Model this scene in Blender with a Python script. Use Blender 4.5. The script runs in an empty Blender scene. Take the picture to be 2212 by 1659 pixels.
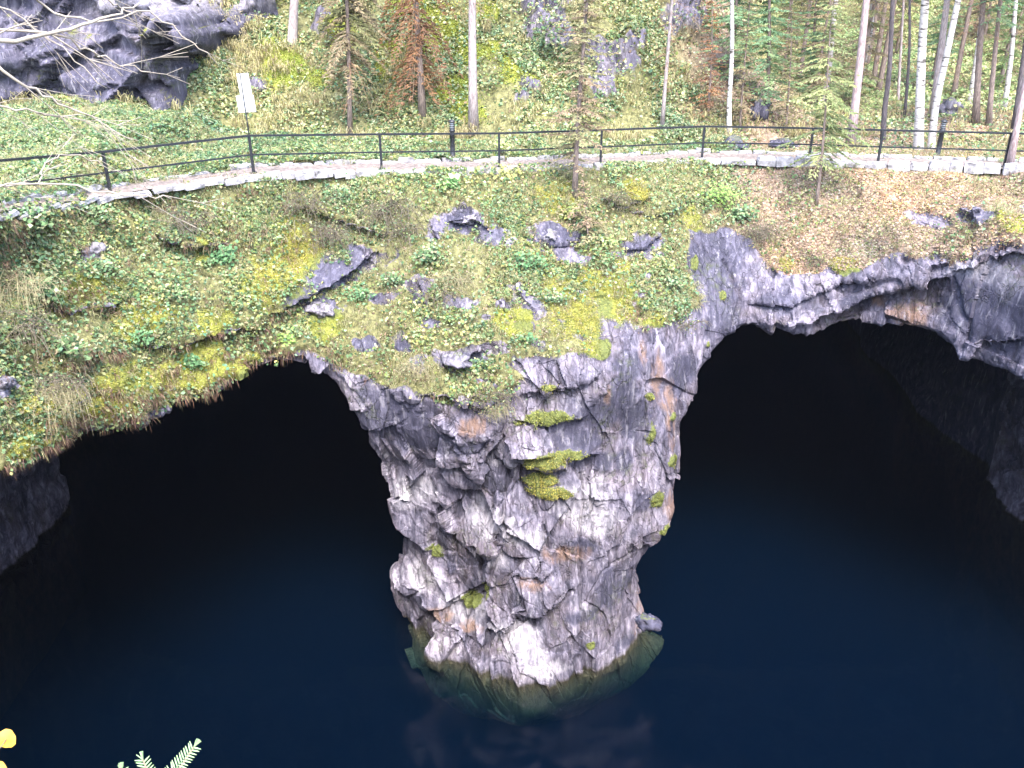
import bpy, math, random
import numpy as np
from mathutils import Vector, Matrix
from mathutils.bvhtree import BVHTree
R = math.radians
S = bpy.context.scene
COL = S.collection
random.seed(7)
RNG = np.random.default_rng(11)

# ------------------------------------------------------------------ camera, sky, sun, exposure
CAMZ = 18.5; PITCH = 25.0; FD = 1915.0
cd = bpy.data.cameras.new('camera'); cam = bpy.data.objects.new('camera', cd); COL.objects.link(cam)
cam.location = (0, 0, CAMZ); cam.rotation_euler = (R(90 - PITCH), 0, 0)
cd.sensor_width = 36; cd.lens = 36 * FD / 2212; cd.clip_start = 0.05; cd.clip_end = 600
S.camera = cam
W = bpy.data.worlds.new('World'); S.world = W; W.use_nodes = True
nt = W.node_tree; nt.nodes.clear()
sky = nt.nodes.new('ShaderNodeTexSky'); sky.sky_type = 'NISHITA'; sky.sun_disc = False
SUN_EL, SUN_AZ = 60, 168      # azimuth clockwise from +Y : light comes from behind the camera, a little right
sky.sun_elevation = R(SUN_EL); sky.sun_rotation = R(SUN_AZ); sky.air_density = 1.0; sky.dust_density = 3.0; sky.ozone_density = 1.2
bg = nt.nodes.new('ShaderNodeBackground'); bg.inputs['Strength'].default_value = 0.15
wo = nt.nodes.new('ShaderNodeOutputWorld')
nt.links.new(sky.outputs[0], bg.inputs[0]); nt.links.new(bg.outputs[0], wo.inputs[0])
sl = bpy.data.lights.new('sun', 'SUN'); sl.energy = 1.3; sl.angle = R(25); sl.color = (1.0, 0.97, 0.93)
so = bpy.data.objects.new('sun', sl); COL.objects.link(so)
sd = Vector((math.sin(R(SUN_AZ)) * math.cos(R(SUN_EL)), math.cos(R(SUN_AZ)) * math.cos(R(SUN_EL)), math.sin(R(SUN_EL))))
so.rotation_euler = sd.to_track_quat('Z', 'Y').to_euler()
S.view_settings.view_transform = 'Standard'; S.view_settings.look = 'None'
S.view_settings.exposure = 2.65; S.view_settings.gamma = 1; S.view_settings.use_curve_mapping = False
S.cycles.use_denoising = True
S.cycles.max_bounces = 6; S.cycles.diffuse_bounces = 3; S.cycles.transparent_max_bounces = 8
S.cycles.volume_bounces = 1; S.cycles.transmission_bounces = 4
S.cycles.caustics_reflective = False; S.cycles.caustics_refractive = False

CP, SP = math.cos(R(PITCH)), math.sin(R(PITCH))
def ray(px, py):
    a = (px - 1106) / FD; b = (829.5 - py) / FD
    return Vector((a, CP + b * SP, -SP + b * CP))
def P(px, py, y):
    d = ray(px, py); return Vector((0, 0, CAMZ)) + d * (y / d.y)
def PT(px, py, t):
    return Vector((0, 0, CAMZ)) + ray(px, py) * t

# ------------------------------------------------------------------ helpers: objects
def tag(o, label=None, cat=None, group=None, kind=None):
    if label: o['label'] = label
    if cat: o['category'] = cat
    if group: o['group'] = group
    if kind: o['kind'] = kind
    return o
def empty(name, loc=(0, 0, 0)):
    o = bpy.data.objects.new(name, None); COL.objects.link(o); o.location = loc; o.empty_display_size = .1
    return o
def link(name, me, parent=None):
    o = bpy.data.objects.new(name, me); COL.objects.link(o)
    if parent: o.parent = parent
    return o
def copy_tree(o, parent=None):
    c = o.copy(); COL.objects.link(c); c.parent = parent
    for ch in list(o.children): copy_tree(ch, c)
    return c
def mesh_np(name, V, F, mat, smooth=False, attrs=None, colors=None):
    V = np.asarray(V, dtype=np.float32); F = np.asarray(F, dtype=np.int32)
    me = bpy.data.meshes.new(name); k = F.shape[1]
    me.vertices.add(len(V)); me.vertices.foreach_set('co', V.ravel())
    me.loops.add(F.size); me.loops.foreach_set('vertex_index', F.ravel())
    me.polygons.add(len(F)); me.polygons.foreach_set('loop_start', np.arange(0, F.size, k, dtype=np.int32))
    try: me.polygons.foreach_set('loop_total', np.full(len(F), k, dtype=np.int32))
    except Exception: pass
    if smooth: me.polygons.foreach_set('use_smooth', np.ones(len(F), dtype=bool))
    if attrs and 'tone' not in attrs: attrs['tone'] = np.full(len(V), .5)
    if attrs and 'litter' not in attrs: attrs['litter'] = sstep(5, 8, V[:, 0]) * sstep(46, 40, V[:, 1])
    for n, a in (attrs or {}).items():
        at = me.attributes.new(n, 'FLOAT', 'POINT'); at.data.foreach_set('value', np.asarray(a, dtype=np.float32))
    if colors is not None:
        at = me.attributes.new('tint', 'FLOAT_COLOR', 'POINT')
        c = np.ones((len(V), 4), dtype=np.float32); c[:, :3] = colors
        at.data.foreach_set('color', c.ravel())
    me.update(calc_edges=True)
    if mat: me.materials.append(mat)
    return me
class MB:
    def __init__(s): s.v = []; s.f = []
    def quad(s, a, b, c, d):
        n = len(s.v); s.v += [tuple(a), tuple(b), tuple(c), tuple(d)]; s.f.append((n, n + 1, n + 2, n + 3))
    def tube(s, pts, rad, sides=6, cap=True):
        pts = [Vector(p) for p in pts]; n0 = len(s.v); m = len(pts)
        up = Vector((0.13, 0.31, 0.94))
        for i, p in enumerate(pts):
            t = (pts[min(i + 1, m - 1)] - pts[max(i - 1, 0)])
            if t.length < 1e-9: t = Vector((0, 0, 1))
            t.normalize(); u = t.cross(up)
            if u.length < 1e-3: u = t.cross(Vector((1, 0, 0)))
            u.normalize(); w = t.cross(u)
            r = rad[i] if hasattr(rad, '__len__') else rad
            for k in range(sides):
                an = 2 * math.pi * k / sides
                s.v.append(tuple(p + u * (math.cos(an) * r) + w * (math.sin(an) * r)))
        for i in range(m - 1):
            for k in range(sides):
                a = n0 + i * sides + k; b = n0 + i * sides + (k + 1) % sides
                s.f.append((a, b, b + sides, a + sides))
        if cap:
            s.f.append(tuple(n0 + k for k in range(sides))[::-1]); s.f.append(tuple(n0 + (m - 1) * sides + k for k in range(sides)))
        return s
    def box(s, c, h, rot=None):
        n = len(s.v)
        for x in (-1, 1):
            for y in (-1, 1):
                for z in (-1, 1):
                    v = Vector((x * h[0], y * h[1], z * h[2]))
                    if rot is not None: v = rot @ v
                    s.v.append(tuple(Vector(c) + v))
        for f in ((0, 1, 3, 2), (4, 6, 7, 5), (0, 4, 5, 1), (2, 3, 7, 6), (0, 2, 6, 4), (1, 5, 7, 3)):
            s.f.append(tuple(n + i for i in f))
        return s
    def lathe(s, prof, c=(0, 0, 0), sides=14):
        n0 = len(s.v); c = Vector(c)
        for r, z in prof:
            for k in range(sides):
                an = 2 * math.pi * k / sides; s.v.append(tuple(c + Vector((r * math.cos(an), r * math.sin(an), z))))
        for i in range(len(prof) - 1):
            for k in range(sides):
                a = n0 + i * sides + k; b = n0 + i * sides + (k + 1) % sides
                s.f.append((a, b, b + sides, a + sides))
        s.f.append(tuple(n0 + k for k in range(sides))[::-1]); s.f.append(tuple(n0 + (len(prof) - 1) * sides + k for k in range(sides)))
        return s
    def mesh(s, name, mat, smooth=True):
        me = bpy.data.meshes.new(name); me.from_pydata(s.v, [], s.f); me.update()
        if smooth: me.polygons.foreach_set('use_smooth', [True] * len(me.polygons))
        me.materials.append(mat); return me
    def build(s, name, mat, parent=None, smooth=True): return link(name, s.mesh(name, mat, smooth), parent)

# ------------------------------------------------------------------ helpers: noise
def hsh(i, j, k, s=0):
    i = i.astype(np.int64); j = j.astype(np.int64); k = k.astype(np.int64)
    n = (i * 73856093) ^ (j * 19349663) ^ (k * 83492791) ^ (s * 2654435)
    n = (n ^ (n >> 13)) * 1274126177 & 0x7fffffff
    n = (n ^ (n >> 15)) * 461845907 & 0x7fffffff
    n = n ^ (n >> 16)
    return (n & 0xffff).astype(np.float32) / 65535.0
def vnoise(p, s=0):
    i = np.floor(p).astype(np.int64); f = (p - i).astype(np.float32); f = f * f * (3 - 2 * f)
    r = 0
    for a in (0, 1):
        wa = f[:, 0] if a else 1 - f[:, 0]
        for b in (0, 1):
            wb = f[:, 1] if b else 1 - f[:, 1]
            for c in (0, 1):
                wc = f[:, 2] if c else 1 - f[:, 2]
                r = r + wa * wb * wc * hsh(i[:, 0] + a, i[:, 1] + b, i[:, 2] + c, s)
    return r * 2 - 1
def fbm(p, oc=4, s=0, g=.5):
    r = 0; a = 1; t = 0
    for o in range(oc):
        r = r + a * vnoise(p * 2 ** o + 17.3 * o, s + o); t += a; a *= g
    return r / t
def worley(p, s=0):
    base = np.floor(p).astype(np.int64); n = len(p)
    d1 = np.full(n, 1e9, np.float32); d2 = d1.copy(); cid = np.zeros((n, 3), np.int64); off = np.zeros((n, 3), np.float32)
    for a in (-1, 0, 1):
        for b in (-1, 0, 1):
            for c in (-1, 0, 1):
                q = base + np.array((a, b, c))
                h = np.stack([hsh(q[:, 0], q[:, 1], q[:, 2], s + e) for e in (1, 2, 3)], 1) * .9 + .05
                o = (p - (q + h)).astype(np.float32); d = (o * o).sum(1)
                m = d < d1
                d2 = np.where(m, d1, np.minimum(d2, d)); d1 = np.where(m, d, d1)
                cid[m] = q[m]; off[m] = o[m]
    return np.sqrt(d1), np.sqrt(d2), cid, off
def facets(p, scale, M, s=0, tilt=1.0):
    """piecewise planar blocks: every cell has its own offset and tilt"""
    q = (p @ M.T) / scale
    d1, d2, cid, off = worley(q.astype(np.float64), s)
    o = hsh(cid[:, 0], cid[:, 1], cid[:, 2], s + 9) * 2 - 1
    g = np.stack([hsh(cid[:, 0], cid[:, 1], cid[:, 2], s + 20 + e) * 2 - 1 for e in range(3)], 1)
    edge = d2 - d1
    return o * .5 + tilt * (g * off).sum(1), edge, o
def rotm(ax, deg, sc=(1, 1, 1)):
    m = np.array(Matrix.Rotation(R(deg), 3, ax)); return np.diag(sc) @ m

def poly_sdf(px, pz, poly):
    """signed distance to polygon (negative inside), vectorised"""
    poly = np.asarray(poly); n = len(poly); d = np.full(px.shape, 1e9); ins = np.zeros(px.shape, bool)
    for i in range(n):
        a = poly[i]; b = poly[(i + 1) % n]; e = b - a; L = max((e * e).sum(), 1e-9)
        t = np.clip(((px - a[0]) * e[0] + (pz - a[1]) * e[1]) / L, 0, 1)
        d = np.minimum(d, (px - a[0] - t * e[0]) ** 2 + (pz - a[1] - t * e[1]) ** 2)
        c = ((a[1] > pz) != (b[1] > pz)) & (px < (b[0] - a[0]) * (pz - a[1]) / (b[1] - a[1] + 1e-12) + a[0])
        ins ^= c
    d = np.sqrt(d); return np.where(ins, -d, d)
def sstep(a, b, x):
    t = np.clip((x - a) / (b - a), 0, 1); return t * t * (3 - 2 * t)
def smax(a, b, k):
    h = np.clip(.5 + .5 * (a - b) / k, 0, 1); return b + (a - b) * h + k * h * (1 - h)

# ------------------------------------------------------------------ the lie of the land
POSTS = [(-60, 352, 17.6), (222, 328, 21.5), (538, 293, 23.6), (820, 290, 25.2), (1078, 288, 26.0), (1300, 281, 26.8), (1522, 273, 27.8),
         (1757, 277, 27.8), (1908, 281, 27.0), (2185, 288, 26.2), (2480, 298, 25.0)]
POST_W = []
for a_, b_, t_ in POSTS:
    p = PT(a_, b_, t_); POST_W.append(Vector((p.x, p.y, p.z - 1.0)))
pxs = np.array([-30, -14] + [p.x for p in POST_W] + [30]); pys = np.array([10.5, 12.5] + [p.y for p in POST_W] + [19])
pzs = np.array([13.8, 13.8] + [p.z for p in POST_W] + [13.2])
def kerb_y(x): return np.interp(x, pxs, pys)
def kerb_z(x): return np.interp(x, pxs, pzs)

def H(x, y):
    """ground height on top: path shelf, hillside, forest floor"""
    x = np.asarray(x, float); y = np.asarray(y, float)
    zk = kerb_z(x); d = y - kerb_y(x)
    h = zk - .03 + 0 * d
    left = 1 - sstep(-13.5, -10, x); right = sstep(6.5, 13, x); mid = (1 - left) * (1 - right)
    hm = np.clip(y - (30.3 + .12 * np.abs(x)), 0, None); hm = np.where(hm < 1.5, hm * hm / 3.0, hm - .75) * .82
    hl = np.clip(y - 24, 0, None) * .10 + np.clip(d, 0, 3) * .05 + np.clip(y - 32.5, 0, None) * 1.5
    hr = np.clip(y - 44, 0, None) * .16 + np.clip(y - 60, 0, None) * .35
    h = h + mid * np.minimum(hm, 16) + left * np.minimum(hl, 18) + right * hr
    q = np.stack([x.ravel() * .35, y.ravel() * .35, 0 * x.ravel()], 1)
    h = h + (fbm(q, 3, 5).reshape(h.shape)) * .35 * sstep(1.2, 5, d)
    return h

# front surface y = F(x, z): thin plate spline through points read off the photograph
CT = [  # px, py, y
 (0, 650, 17.6), (0, 850, 16.3), (0, 1020, 15.7), (-250, 700, 15.4), (-250, 1000, 14.2),
 (150, 520, 20.0), (150, 700, 18.6), (150, 940, 17.2), (300, 500, 21.5), (300, 650, 20.1), (300, 800, 19.2), (300, 900, 18.8), (470, 830, 20.2),
 (480, 470, 23.0), (480, 620, 21.6), (650, 470, 24.1), (650, 560, 23.3), (600, 680, 22.0), (650, 770, 21.6), (650, 860, 21.8),
 (820, 460, 24.7), (800, 560, 23.6), (800, 700, 22.2), (800, 820, 21.5), (780, 920, 22.0),
 (1000, 460, 24.7), (1000, 540, 23.7), (1000, 650, 22.6), (1000, 760, 21.5), (1000, 840, 20.9), (1000, 1000, 20.9), (900, 1000, 21.5), (1000, 1200, 20.9),
 (1180, 440, 25.2), (1180, 540, 24.0), (1180, 650, 22.7), (1200, 760, 21.5), (1200, 900, 20.9), (1200, 980, 20.75), (1150, 1100, 20.6), (1150, 1300, 20.1),
 (1350, 420, 25.8), (1350, 520, 24.6), (1350, 650, 22.9), (1320, 760, 21.6), (1320, 950, 21.2), (1320, 1150, 20.9), (1320, 1300, 20.8),
 (1440, 720, 22.8), (1450, 900, 22.0), (1440, 1100, 21.8), (1380, 1250, 21.6), (880, 1200, 21.9), (870, 1100, 21.8),
 (1500, 450, 26.4), (1520, 540, 25.6), (1560, 620, 24.9), (1560, 700, 24.2), (1520, 800, 23.6),
 (1650, 440, 27.0), (1700, 560, 25.5), (1700, 640, 24.8), (1750, 720, 24.2), (1850, 430, 26.5), (1850, 560, 24.8), (1850, 650, 24.5), (1850, 730, 23.9),
 (2000, 430, 25.6), (2000, 550, 23.8), (2000, 650, 23.7), (2000, 735, 23.0), (2150, 430, 24.8), (2150, 520, 22.9), (2130, 620, 22.4), (2130, 780, 22.0),
 (2212, 520, 22.2), (2212, 820, 21.0), (2500, 500, 20.5), (2500, 800, 19.5),
 (940, 1415, 20.5), (1050, 1450, 19.85), (1130, 1480, 19.35), (1250, 1450, 19.9), (1330, 1410, 20.6), (1395, 1378, 21.4), (876, 1352, 21.9)]
cps = []
for a_, b_, y_ in CT:
    p = P(a_, b_, y_); cps.append((p.x, p.z, p.y))
for p in POST_W: cps.append((p.x, p.z - .10, p.y - .55))
cps += [(-13, 13.7, 15.6), (-13, 9, 13.8), (-18, 13.7, 12), (-18, 9, 11.8), (-22, 5, 12), (-14, 0, 15), (-9, 0, 19.5), (10, 0, 21.5), (18, 0, 19), (22, 9, 17), (22, 13, 19),
        (.3, -1.0, 19.3), (.3, -4, 22.0), (-3.4, -1.5, 20.9), (4.4, -1.0, 21.2), (-3.6, -4, 23.5), (4.6, -4, 23.5), (-2.2, -1.5, 20.6), (2.6, -1.3, 20.2)]
cps = np.array(cps); C2 = cps[:, :2]
def tps(d2): return .5 * d2 * np.log(d2 + 1e-9)
nC = len(C2); K = tps(((C2[:, None] - C2[None]) ** 2).sum(2)) + np.eye(nC) * .02
Pm = np.hstack([np.ones((nC, 1)), C2]); A = np.block([[K, Pm], [Pm.T, np.zeros((3, 3))]])
sol = np.linalg.solve(A, np.concatenate([cps[:, 2], np.zeros(3)]))
def F0(x, z):
    x = np.asarray(x, float); z = np.asarray(z, float); sh = x.shape; x = x.ravel(); z = z.ravel(); r = np.zeros(len(x))
    for i in range(0, len(x), 40000):
        q = np.stack([x[i:i + 40000], z[i:i + 40000]], 1)
        r[i:i + 40000] = tps(((q[:, None] - C2[None]) ** 2).sum(2)) @ sol[:nC] + sol[nC] + q @ sol[nC + 1:]
    return r.reshape(sh)
def onF(px, py):
    """where the line of sight meets the front surface"""
    d = ray(px, py); lo, hi = 8.0, 45.0
    ts = np.linspace(10, 40, 300)
    xs = d.x * ts; ys = d.y * ts; zs = CAMZ + d.z * ts
    f = ys - F0(xs, zs); k = np.argmax(f > 0)
    if f[k] <= 0: k = 299
    t = ts[k] - (ts[1] - ts[0]) * f[k] / (f[k] - f[k - 1] + 1e-9) if k else ts[0]
    return (d.x * t, CAMZ + d.z * t)
LC = [(-400, 1040), (-150, 1040), (0, 1025), (60, 1000), (165, 955), (290, 908), (400, 870), (470, 842), (540, 808), (600, 792), (650, 787), (690, 797), (722, 822), (745, 850), (765, 880), (790, 915), (800, 962),
      (835, 1010), (845, 1045), (862, 1080), (872, 1120), (860, 1180), (864, 1230), (862, 1300), (874, 1352)]
RC = [(1397, 1378), (1395, 1330), (1385, 1290), (1378, 1245), (1388, 1215), (1430, 1165), (1462, 1108), (1464, 1050), (1480, 985), (1480, 922), (1511, 867), (1517, 809), (1542, 765), (1568, 733), (1611, 711), (1640, 707),
      (1677, 715), (1709, 725), (1735, 734), (1760, 735), (1793, 726), (1836, 722), (1860, 716), (1927, 722), (1945, 716), (1990, 714), (2030, 726), (2069, 751), (2075, 773), (2127, 800), (2212, 830), (2330, 860)]
LCW = [onF(*p) for p in LC]; RCW = [onF(*p) for p in RC]
LCW = [(-15, 4), (-15, 7.5)] + LCW[1:] + [(-3.3, -.3), (-3.1, -.9), (-2.3, -2.0), (-1.2, -4), (-1.2, -14), (-15, -14)]
RCW = [(1.6, -14), (1.6, -4), (3.0, -2.3), (4.2, -1.2), (4.9, -.55)] + RCW + [(17.5, 7.5), (17.5, -14)]

# relief strokes on the front: (polyline px, proud height, fade above, fade below)
ST = [
 ([(560, 690), (640, 655), (740, 600), (830, 535)], .55, 1.0, .9),
 ([(950, 790), (1000, 775), (1060, 750)], .35, .5, .3),
 ([(860, 845), (960, 850), (1040, 880), (1110, 835)], .30, .6, .4),
 ([(1120, 862), (1190, 850), (1300, 800)], .30, .8, .3),
 ([(1100, 905), (1180, 925), (1270, 905)], .30, .35, .4),
 ([(950, 870), (1010, 985), (1090, 900)], .25, .6, .5),
 ([(1060, 985), (1200, 1012), (1300, 985)], .35, .4, .4),
 ([(1050, 1375), (1130, 1335), (1240, 1275)], .42, 1.2, .5),
 ([(930, 1090), (1010, 1180), (1060, 1190), (1095, 1140)], .35, .9, .3),
 ([(890, 1290), (960, 1370), (1020, 1395)], .22, .6, .3),
 ([(1090, 1240), (1150, 1250), (1200, 1230)], .2, .4, .2),
 ([(1360, 1170), (1400, 1175), (1450, 1160)], .25, .8, .4),
 ([(1640, 705), (1740, 690), (1830, 655), (1930, 615), (2060, 600)], .75, .8, 1.1),
 ([(1600, 660), (1700, 655), (1820, 600), (1900, 590)], .3, .5, .4),
 ([(2050, 590), (2120, 560), (2212, 545), (2400, 540)], .6, .6, .5),
 ([(2080, 800), (2130, 740), (2212, 730)], .4, .9, .5),
 ([(1340, 450), (1420, 470), (1480, 440)], .3, .4, .4),
 ([(960, 480), (1020, 470), (1070, 500)], .35, .35, .4),
 ([(1160, 520), (1210, 535), (1260, 510)], .25, .35, .3),
 ([(1340, 545), (1400, 535), (1440, 500)], .3, .4, .3),
 ([(330, 505), (420, 520), (500, 530)], .75, .45, .5),
 ([(300, 745), (380, 735), (470, 720), (590, 695)], .75, .55, .45),
 ([(60, 640), (170, 670), (300, 650)], .5, .5, .5),
 ([(20, 900), (120, 880), (230, 850)], .4, .5, .4),
 ([(1290, 430), (1350, 440), (1400, 425)], .5, .4, .4),
 ([(640, 450), (740, 470), (850, 520)], .5, .5, .5),
 ([(60, 760), (150, 775), (240, 765)], .5, .5, .5),
]
def strokes(X, Z):
    out = np.zeros(X.shape)
    for pl, h, fu, fd in ST:
        w = np.array([onF(*p) for p in pl]); best = np.full(X.shape, 1e9); sg = np.zeros(X.shape); endf = np.zeros(X.shape); Ltot = len(w) - 1
        for i in range(Ltot):
            a, b = w[i], w[i + 1]; e = b - a; L = np.hypot(*e); tr = ((X - a[0]) * e[0] + (Z - a[1]) * e[1]) / L ** 2; t = np.clip(tr, 0, 1)
            dx = X - a[0] - t * e[0]; dz = Z - a[1] - t * e[1]; d = np.hypot(dx, dz); m = d < best
            side = np.sign((Z - a[1]) * e[0] - (X - a[0]) * e[1]) * np.sign(e[0])
            best = np.where(m, d, best); sg = np.where(m, side, sg); s = (i + t) / Ltot
            endf = np.where(m, np.minimum(1, 5 * np.minimum(s, 1 - s) + .1), endf)
        up = np.exp(-(best / fu) ** 2) * (sg > 0); dn = np.exp(-(best / fd) ** 2) * (sg <= 0)
        out += h * endf * (up * .62 - dn * .5)
    return out

# ------------------------------------------------------------------ solid field and surface nets
h0 = .105
X1 = np.arange(-20, 20.01, h0); Y1 = np.arange(11.2, 30.8, h0); Z1 = np.arange(-4.2, 15.6, h0)
GX, GZ = np.meshgrid(X1, Z1, indexing='ij')
FF = F0(GX, GZ)
Lip = strokes(GX, GZ)
qq = np.stack([GX.ravel() * .55, GZ.ravel() * .55, 0 * GX.ravel()], 1)
nlow = fbm(qq, 3, 3).reshape(GX.shape)
rockish = 1 - sstep(8.5, 13, GZ)
FF = FF - Lip - nlow * .28 * (1 - sstep(12.6, 13.3, GZ))
FF = np.where(GZ > 13.0, np.maximum(FF, 0), FF)
SL = np.minimum(poly_sdf(GX, GZ, LCW), poly_sdf(GX, GZ, RCW)) + .10 * fbm(qq * 3.1, 3, 8).reshape(GX.shape)
GXy, GY = np.meshgrid(X1, Y1, indexing='ij'); HH = H(GXy, GY)
grad = np.sqrt(1 + np.gradient(FF, h0, axis=1) ** 2 + np.gradient(FF, h0, axis=0) ** 2)
Z3 = Z1[None, None, :].astype(np.float32); Y3 = Y1[None, :, None].astype(np.float32); X3 = X1[:, None, None].astype(np.float32)
dF = (Y3 - FF[:, None, :].astype(np.float32))
f = smax(-dF / grad[:, None, :].astype(np.float32), Z3 - HH[:, :, None].astype(np.float32), .22)
grow = np.clip((dF - .5) * .35, 0, 1.8)
g = SL[:, None, :].astype(np.float32) - grow
def boxs(x0, x1, y0, y1, z0, z1): return np.maximum(np.maximum(np.maximum(x0 - X3, X3 - x1), np.maximum(y0 - Y3, Y3 - y1)), np.maximum(z0 - Z3, Z3 - z1))
g = np.minimum(g, np.maximum(boxs(-17, -5.5, 18, 33, -20, 8.2), 3 - dF))
g = np.minimum(g, boxs(-22, -5.5, 28.8, 33, -20, 8.2))
g = np.minimum(g, np.maximum(boxs(7, 18.6, 18, 33, -20, 7.6), 3.2 - dF))
g = np.maximum(g, np.abs(X3) - 18.9)
f = smax(f, -g, .28)
f[0] = f[-1] = 1; f[:, 0] = f[:, -1] = 1; f[:, :, 0] = f[:, :, -1] = 1
del dF, grow, g
def surface_nets(f, org, h):
    s = f < 0
    sh = np.array(f.shape) - 1
    c8 = [(a, b, c) for a in (0, 1) for b in (0, 1) for c in (0, 1)]
    cnt = np.zeros(sh, np.int8)
    for a, b, c in c8: cnt += s[a:a + sh[0], b:b + sh[1], c:c + sh[2]]
    act = np.argwhere((cnt > 0) & (cnt < 8)); idx = np.full(sh, -1, np.int32); idx[tuple(act.T)] = np.arange(len(act))
    acc = np.zeros((len(act), 3)); num = np.zeros(len(act))
    val = {c: f[act[:, 0] + c[0], act[:, 1] + c[1], act[:, 2] + c[2]] for c in c8}
    for c in c8:
        for ax in range(3):
            if c[ax] == 0:
                d = list(c); d[ax] = 1; d = tuple(d); va, vb = val[c], val[d]; m = (va < 0) != (vb < 0)
                t = np.where(m, va / np.where(m, va - vb, 1), 0)
                pt = np.array(c, float)[None] + t[:, None] * (np.array(d) - np.array(c))[None]
                acc += pt * m[:, None]; num += m
    V = org + (act + acc / num[:, None]) * h
    faces = []
    for ax in range(3):
        o1, o2 = [(1, 2), (2, 0), (0, 1)][ax]
        sl0 = [slice(None)] * 3; sl1 = [slice(None)] * 3; sl0[ax] = slice(0, -1); sl1[ax] = slice(1, None)
        a = s[tuple(sl0)]; b = s[tuple(sl1)]
        e = np.argwhere(a != b); e = e[(e[:, o1] > 0) & (e[:, o2] > 0) & (e[:, o1] < f.shape[o1] - 1) & (e[:, o2] < f.shape[o2] - 1)]
        fl = a[tuple(e.T)]
        def cell(d1, d2):
            q = e.copy(); q[:, o1] -= d1; q[:, o2] -= d2; return idx[tuple(q.T)]
        q = np.stack([cell(1, 1), cell(0, 1), cell(0, 0), cell(1, 0)], 1)
        q[~fl] = q[~fl][:, ::-1]; faces.append(q)
    return V, np.concatenate(faces)
V, Q = surface_nets(f, np.array([X1[0], Y1[0], Z1[0]]), h0)
del f
# drop caps that nobody can see (sides, bottom, back), keep the rest
cen = V[Q].mean(1)
keep = (cen[:, 2] > -4.0) & (np.abs(cen[:, 0]) < 19.8) & (cen[:, 1] > 11.5)
back = cen[:, 1] > 30.6
keep &= ~(back & (cen[:, 2] > 12))
Q = Q[keep]
use = np.unique(Q); mp = np.full(len(V), -1); mp[use] = np.arange(len(use)); V = V[use]; Q = mp[Q]
def subdiv(V, Q, sel):
    """split chosen quads in four; the others are left whole"""
    A = Q[sel]; n = len(V)
    E = np.concatenate([np.stack([A[:, i], A[:, (i + 1) % 4]], 1) for i in range(4)]); Es = np.sort(E, 1)
    key = Es[:, 0].astype(np.int64) * n + Es[:, 1]; uk, inv = np.unique(key, return_inverse=True)
    mid = (V[uk // n] + V[uk % n]) / 2; ce = V[A].mean(1)
    m = n + inv.reshape(4, -1); c = n + len(uk) + np.arange(len(A))
    q = [np.stack([A[:, i], m[i], c, m[(i + 3) % 4]], 1) for i in range(4)]
    return np.concatenate([V, mid, ce]), np.concatenate([Q[~sel]] + q)
cen = V[Q].mean(1)
fy = F0(cen[:, 0], cen[:, 2])
sel = (cen[:, 1] < fy + 2.2) & (cen[:, 2] > -2.5) & (cen[:, 1] < 29.5) & (np.abs(cen[:, 0] / np.maximum(cen[:, 1], 1)) < .68)
V, Q = subdiv(V, Q, sel)
def vnormals(V, Q):
    a = V[Q[:, 2]] - V[Q[:, 0]]; b = V[Q[:, 3]] - V[Q[:, 1]]; fn = np.cross(a, b); N = np.zeros_like(V)
    for k in range(4):
        for j in range(3): N[:, j] += np.bincount(Q[:, k], fn[:, j], len(V))
    return N / (np.linalg.norm(N, axis=1, keepdims=True) + 1e-12)
cen = V[Q].mean(1); fy = F0(cen[:, 0], cen[:, 2])
sel = (cen[:, 1] < fy + 1.6) & (cen[:, 2] > -1.0) & (cen[:, 2] < 9.3) & (cen[:, 0] > -5) & (cen[:, 0] < 6.5) & (cen[:, 1] < 27)
V, Q = subdiv(V, Q, sel)
N = vnormals(V, Q)
print('cliff', len(V), len(Q))

# ---- what grows where: regions laid down on the place itself
def above(px_poly):
    w = [onF(*p) for p in px_poly]; return w
VEGL = [(-300, 1035), (0, 1012), (165, 945), (290, 897), (400, 858), (470, 825), (520, 795), (600, 768), (650, 750), (700, 765), (760, 800), (830, 830), (900, 845), (960, 870), (1040, 885), (1100, 850), (1140, 800),
        (1180, 775), (1260, 765), (1300, 760), (1310, 700), (1350, 690), (1400, 710), (1470, 690), (1510, 640), (1485, 560), (1480, 500), (1560, 490), (1640, 540), (1700, 590), (1800, 585), (1870, 560), (1960, 550), (2060, 545), (2130, 510), (2212, 490), (2500, 470)]
VW = [onF(*p) for p in VEGL]; VW = [(-22, 8)] + VW + [(22, 12), (22, 30), (-22, 30)]
def blob3(V, lst):
    """soft union of balls given as (px, py, radius, z-stretch)"""
    m = np.zeros(len(V)); wob = fbm(V * 1.3, 3, 31) * .7 + fbm(V * 4.5, 3, 33) * .55
    for b in lst:
        x, z = onF(b[0], b[1]); y = float(F0(np.array([x]), np.array([z]))[0]); r = b[2]; zs = b[3] if len(b) > 3 else 1
        d = np.sqrt(((V[:, 0] - x) / r) ** 2 + ((V[:, 1] - y) / (r * 1.6)) ** 2 + ((V[:, 2] - z) / (r * zs)) ** 2)
        m = np.maximum(m, 1 - sstep(.6, 1.35, d + wob))
    return m
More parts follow.
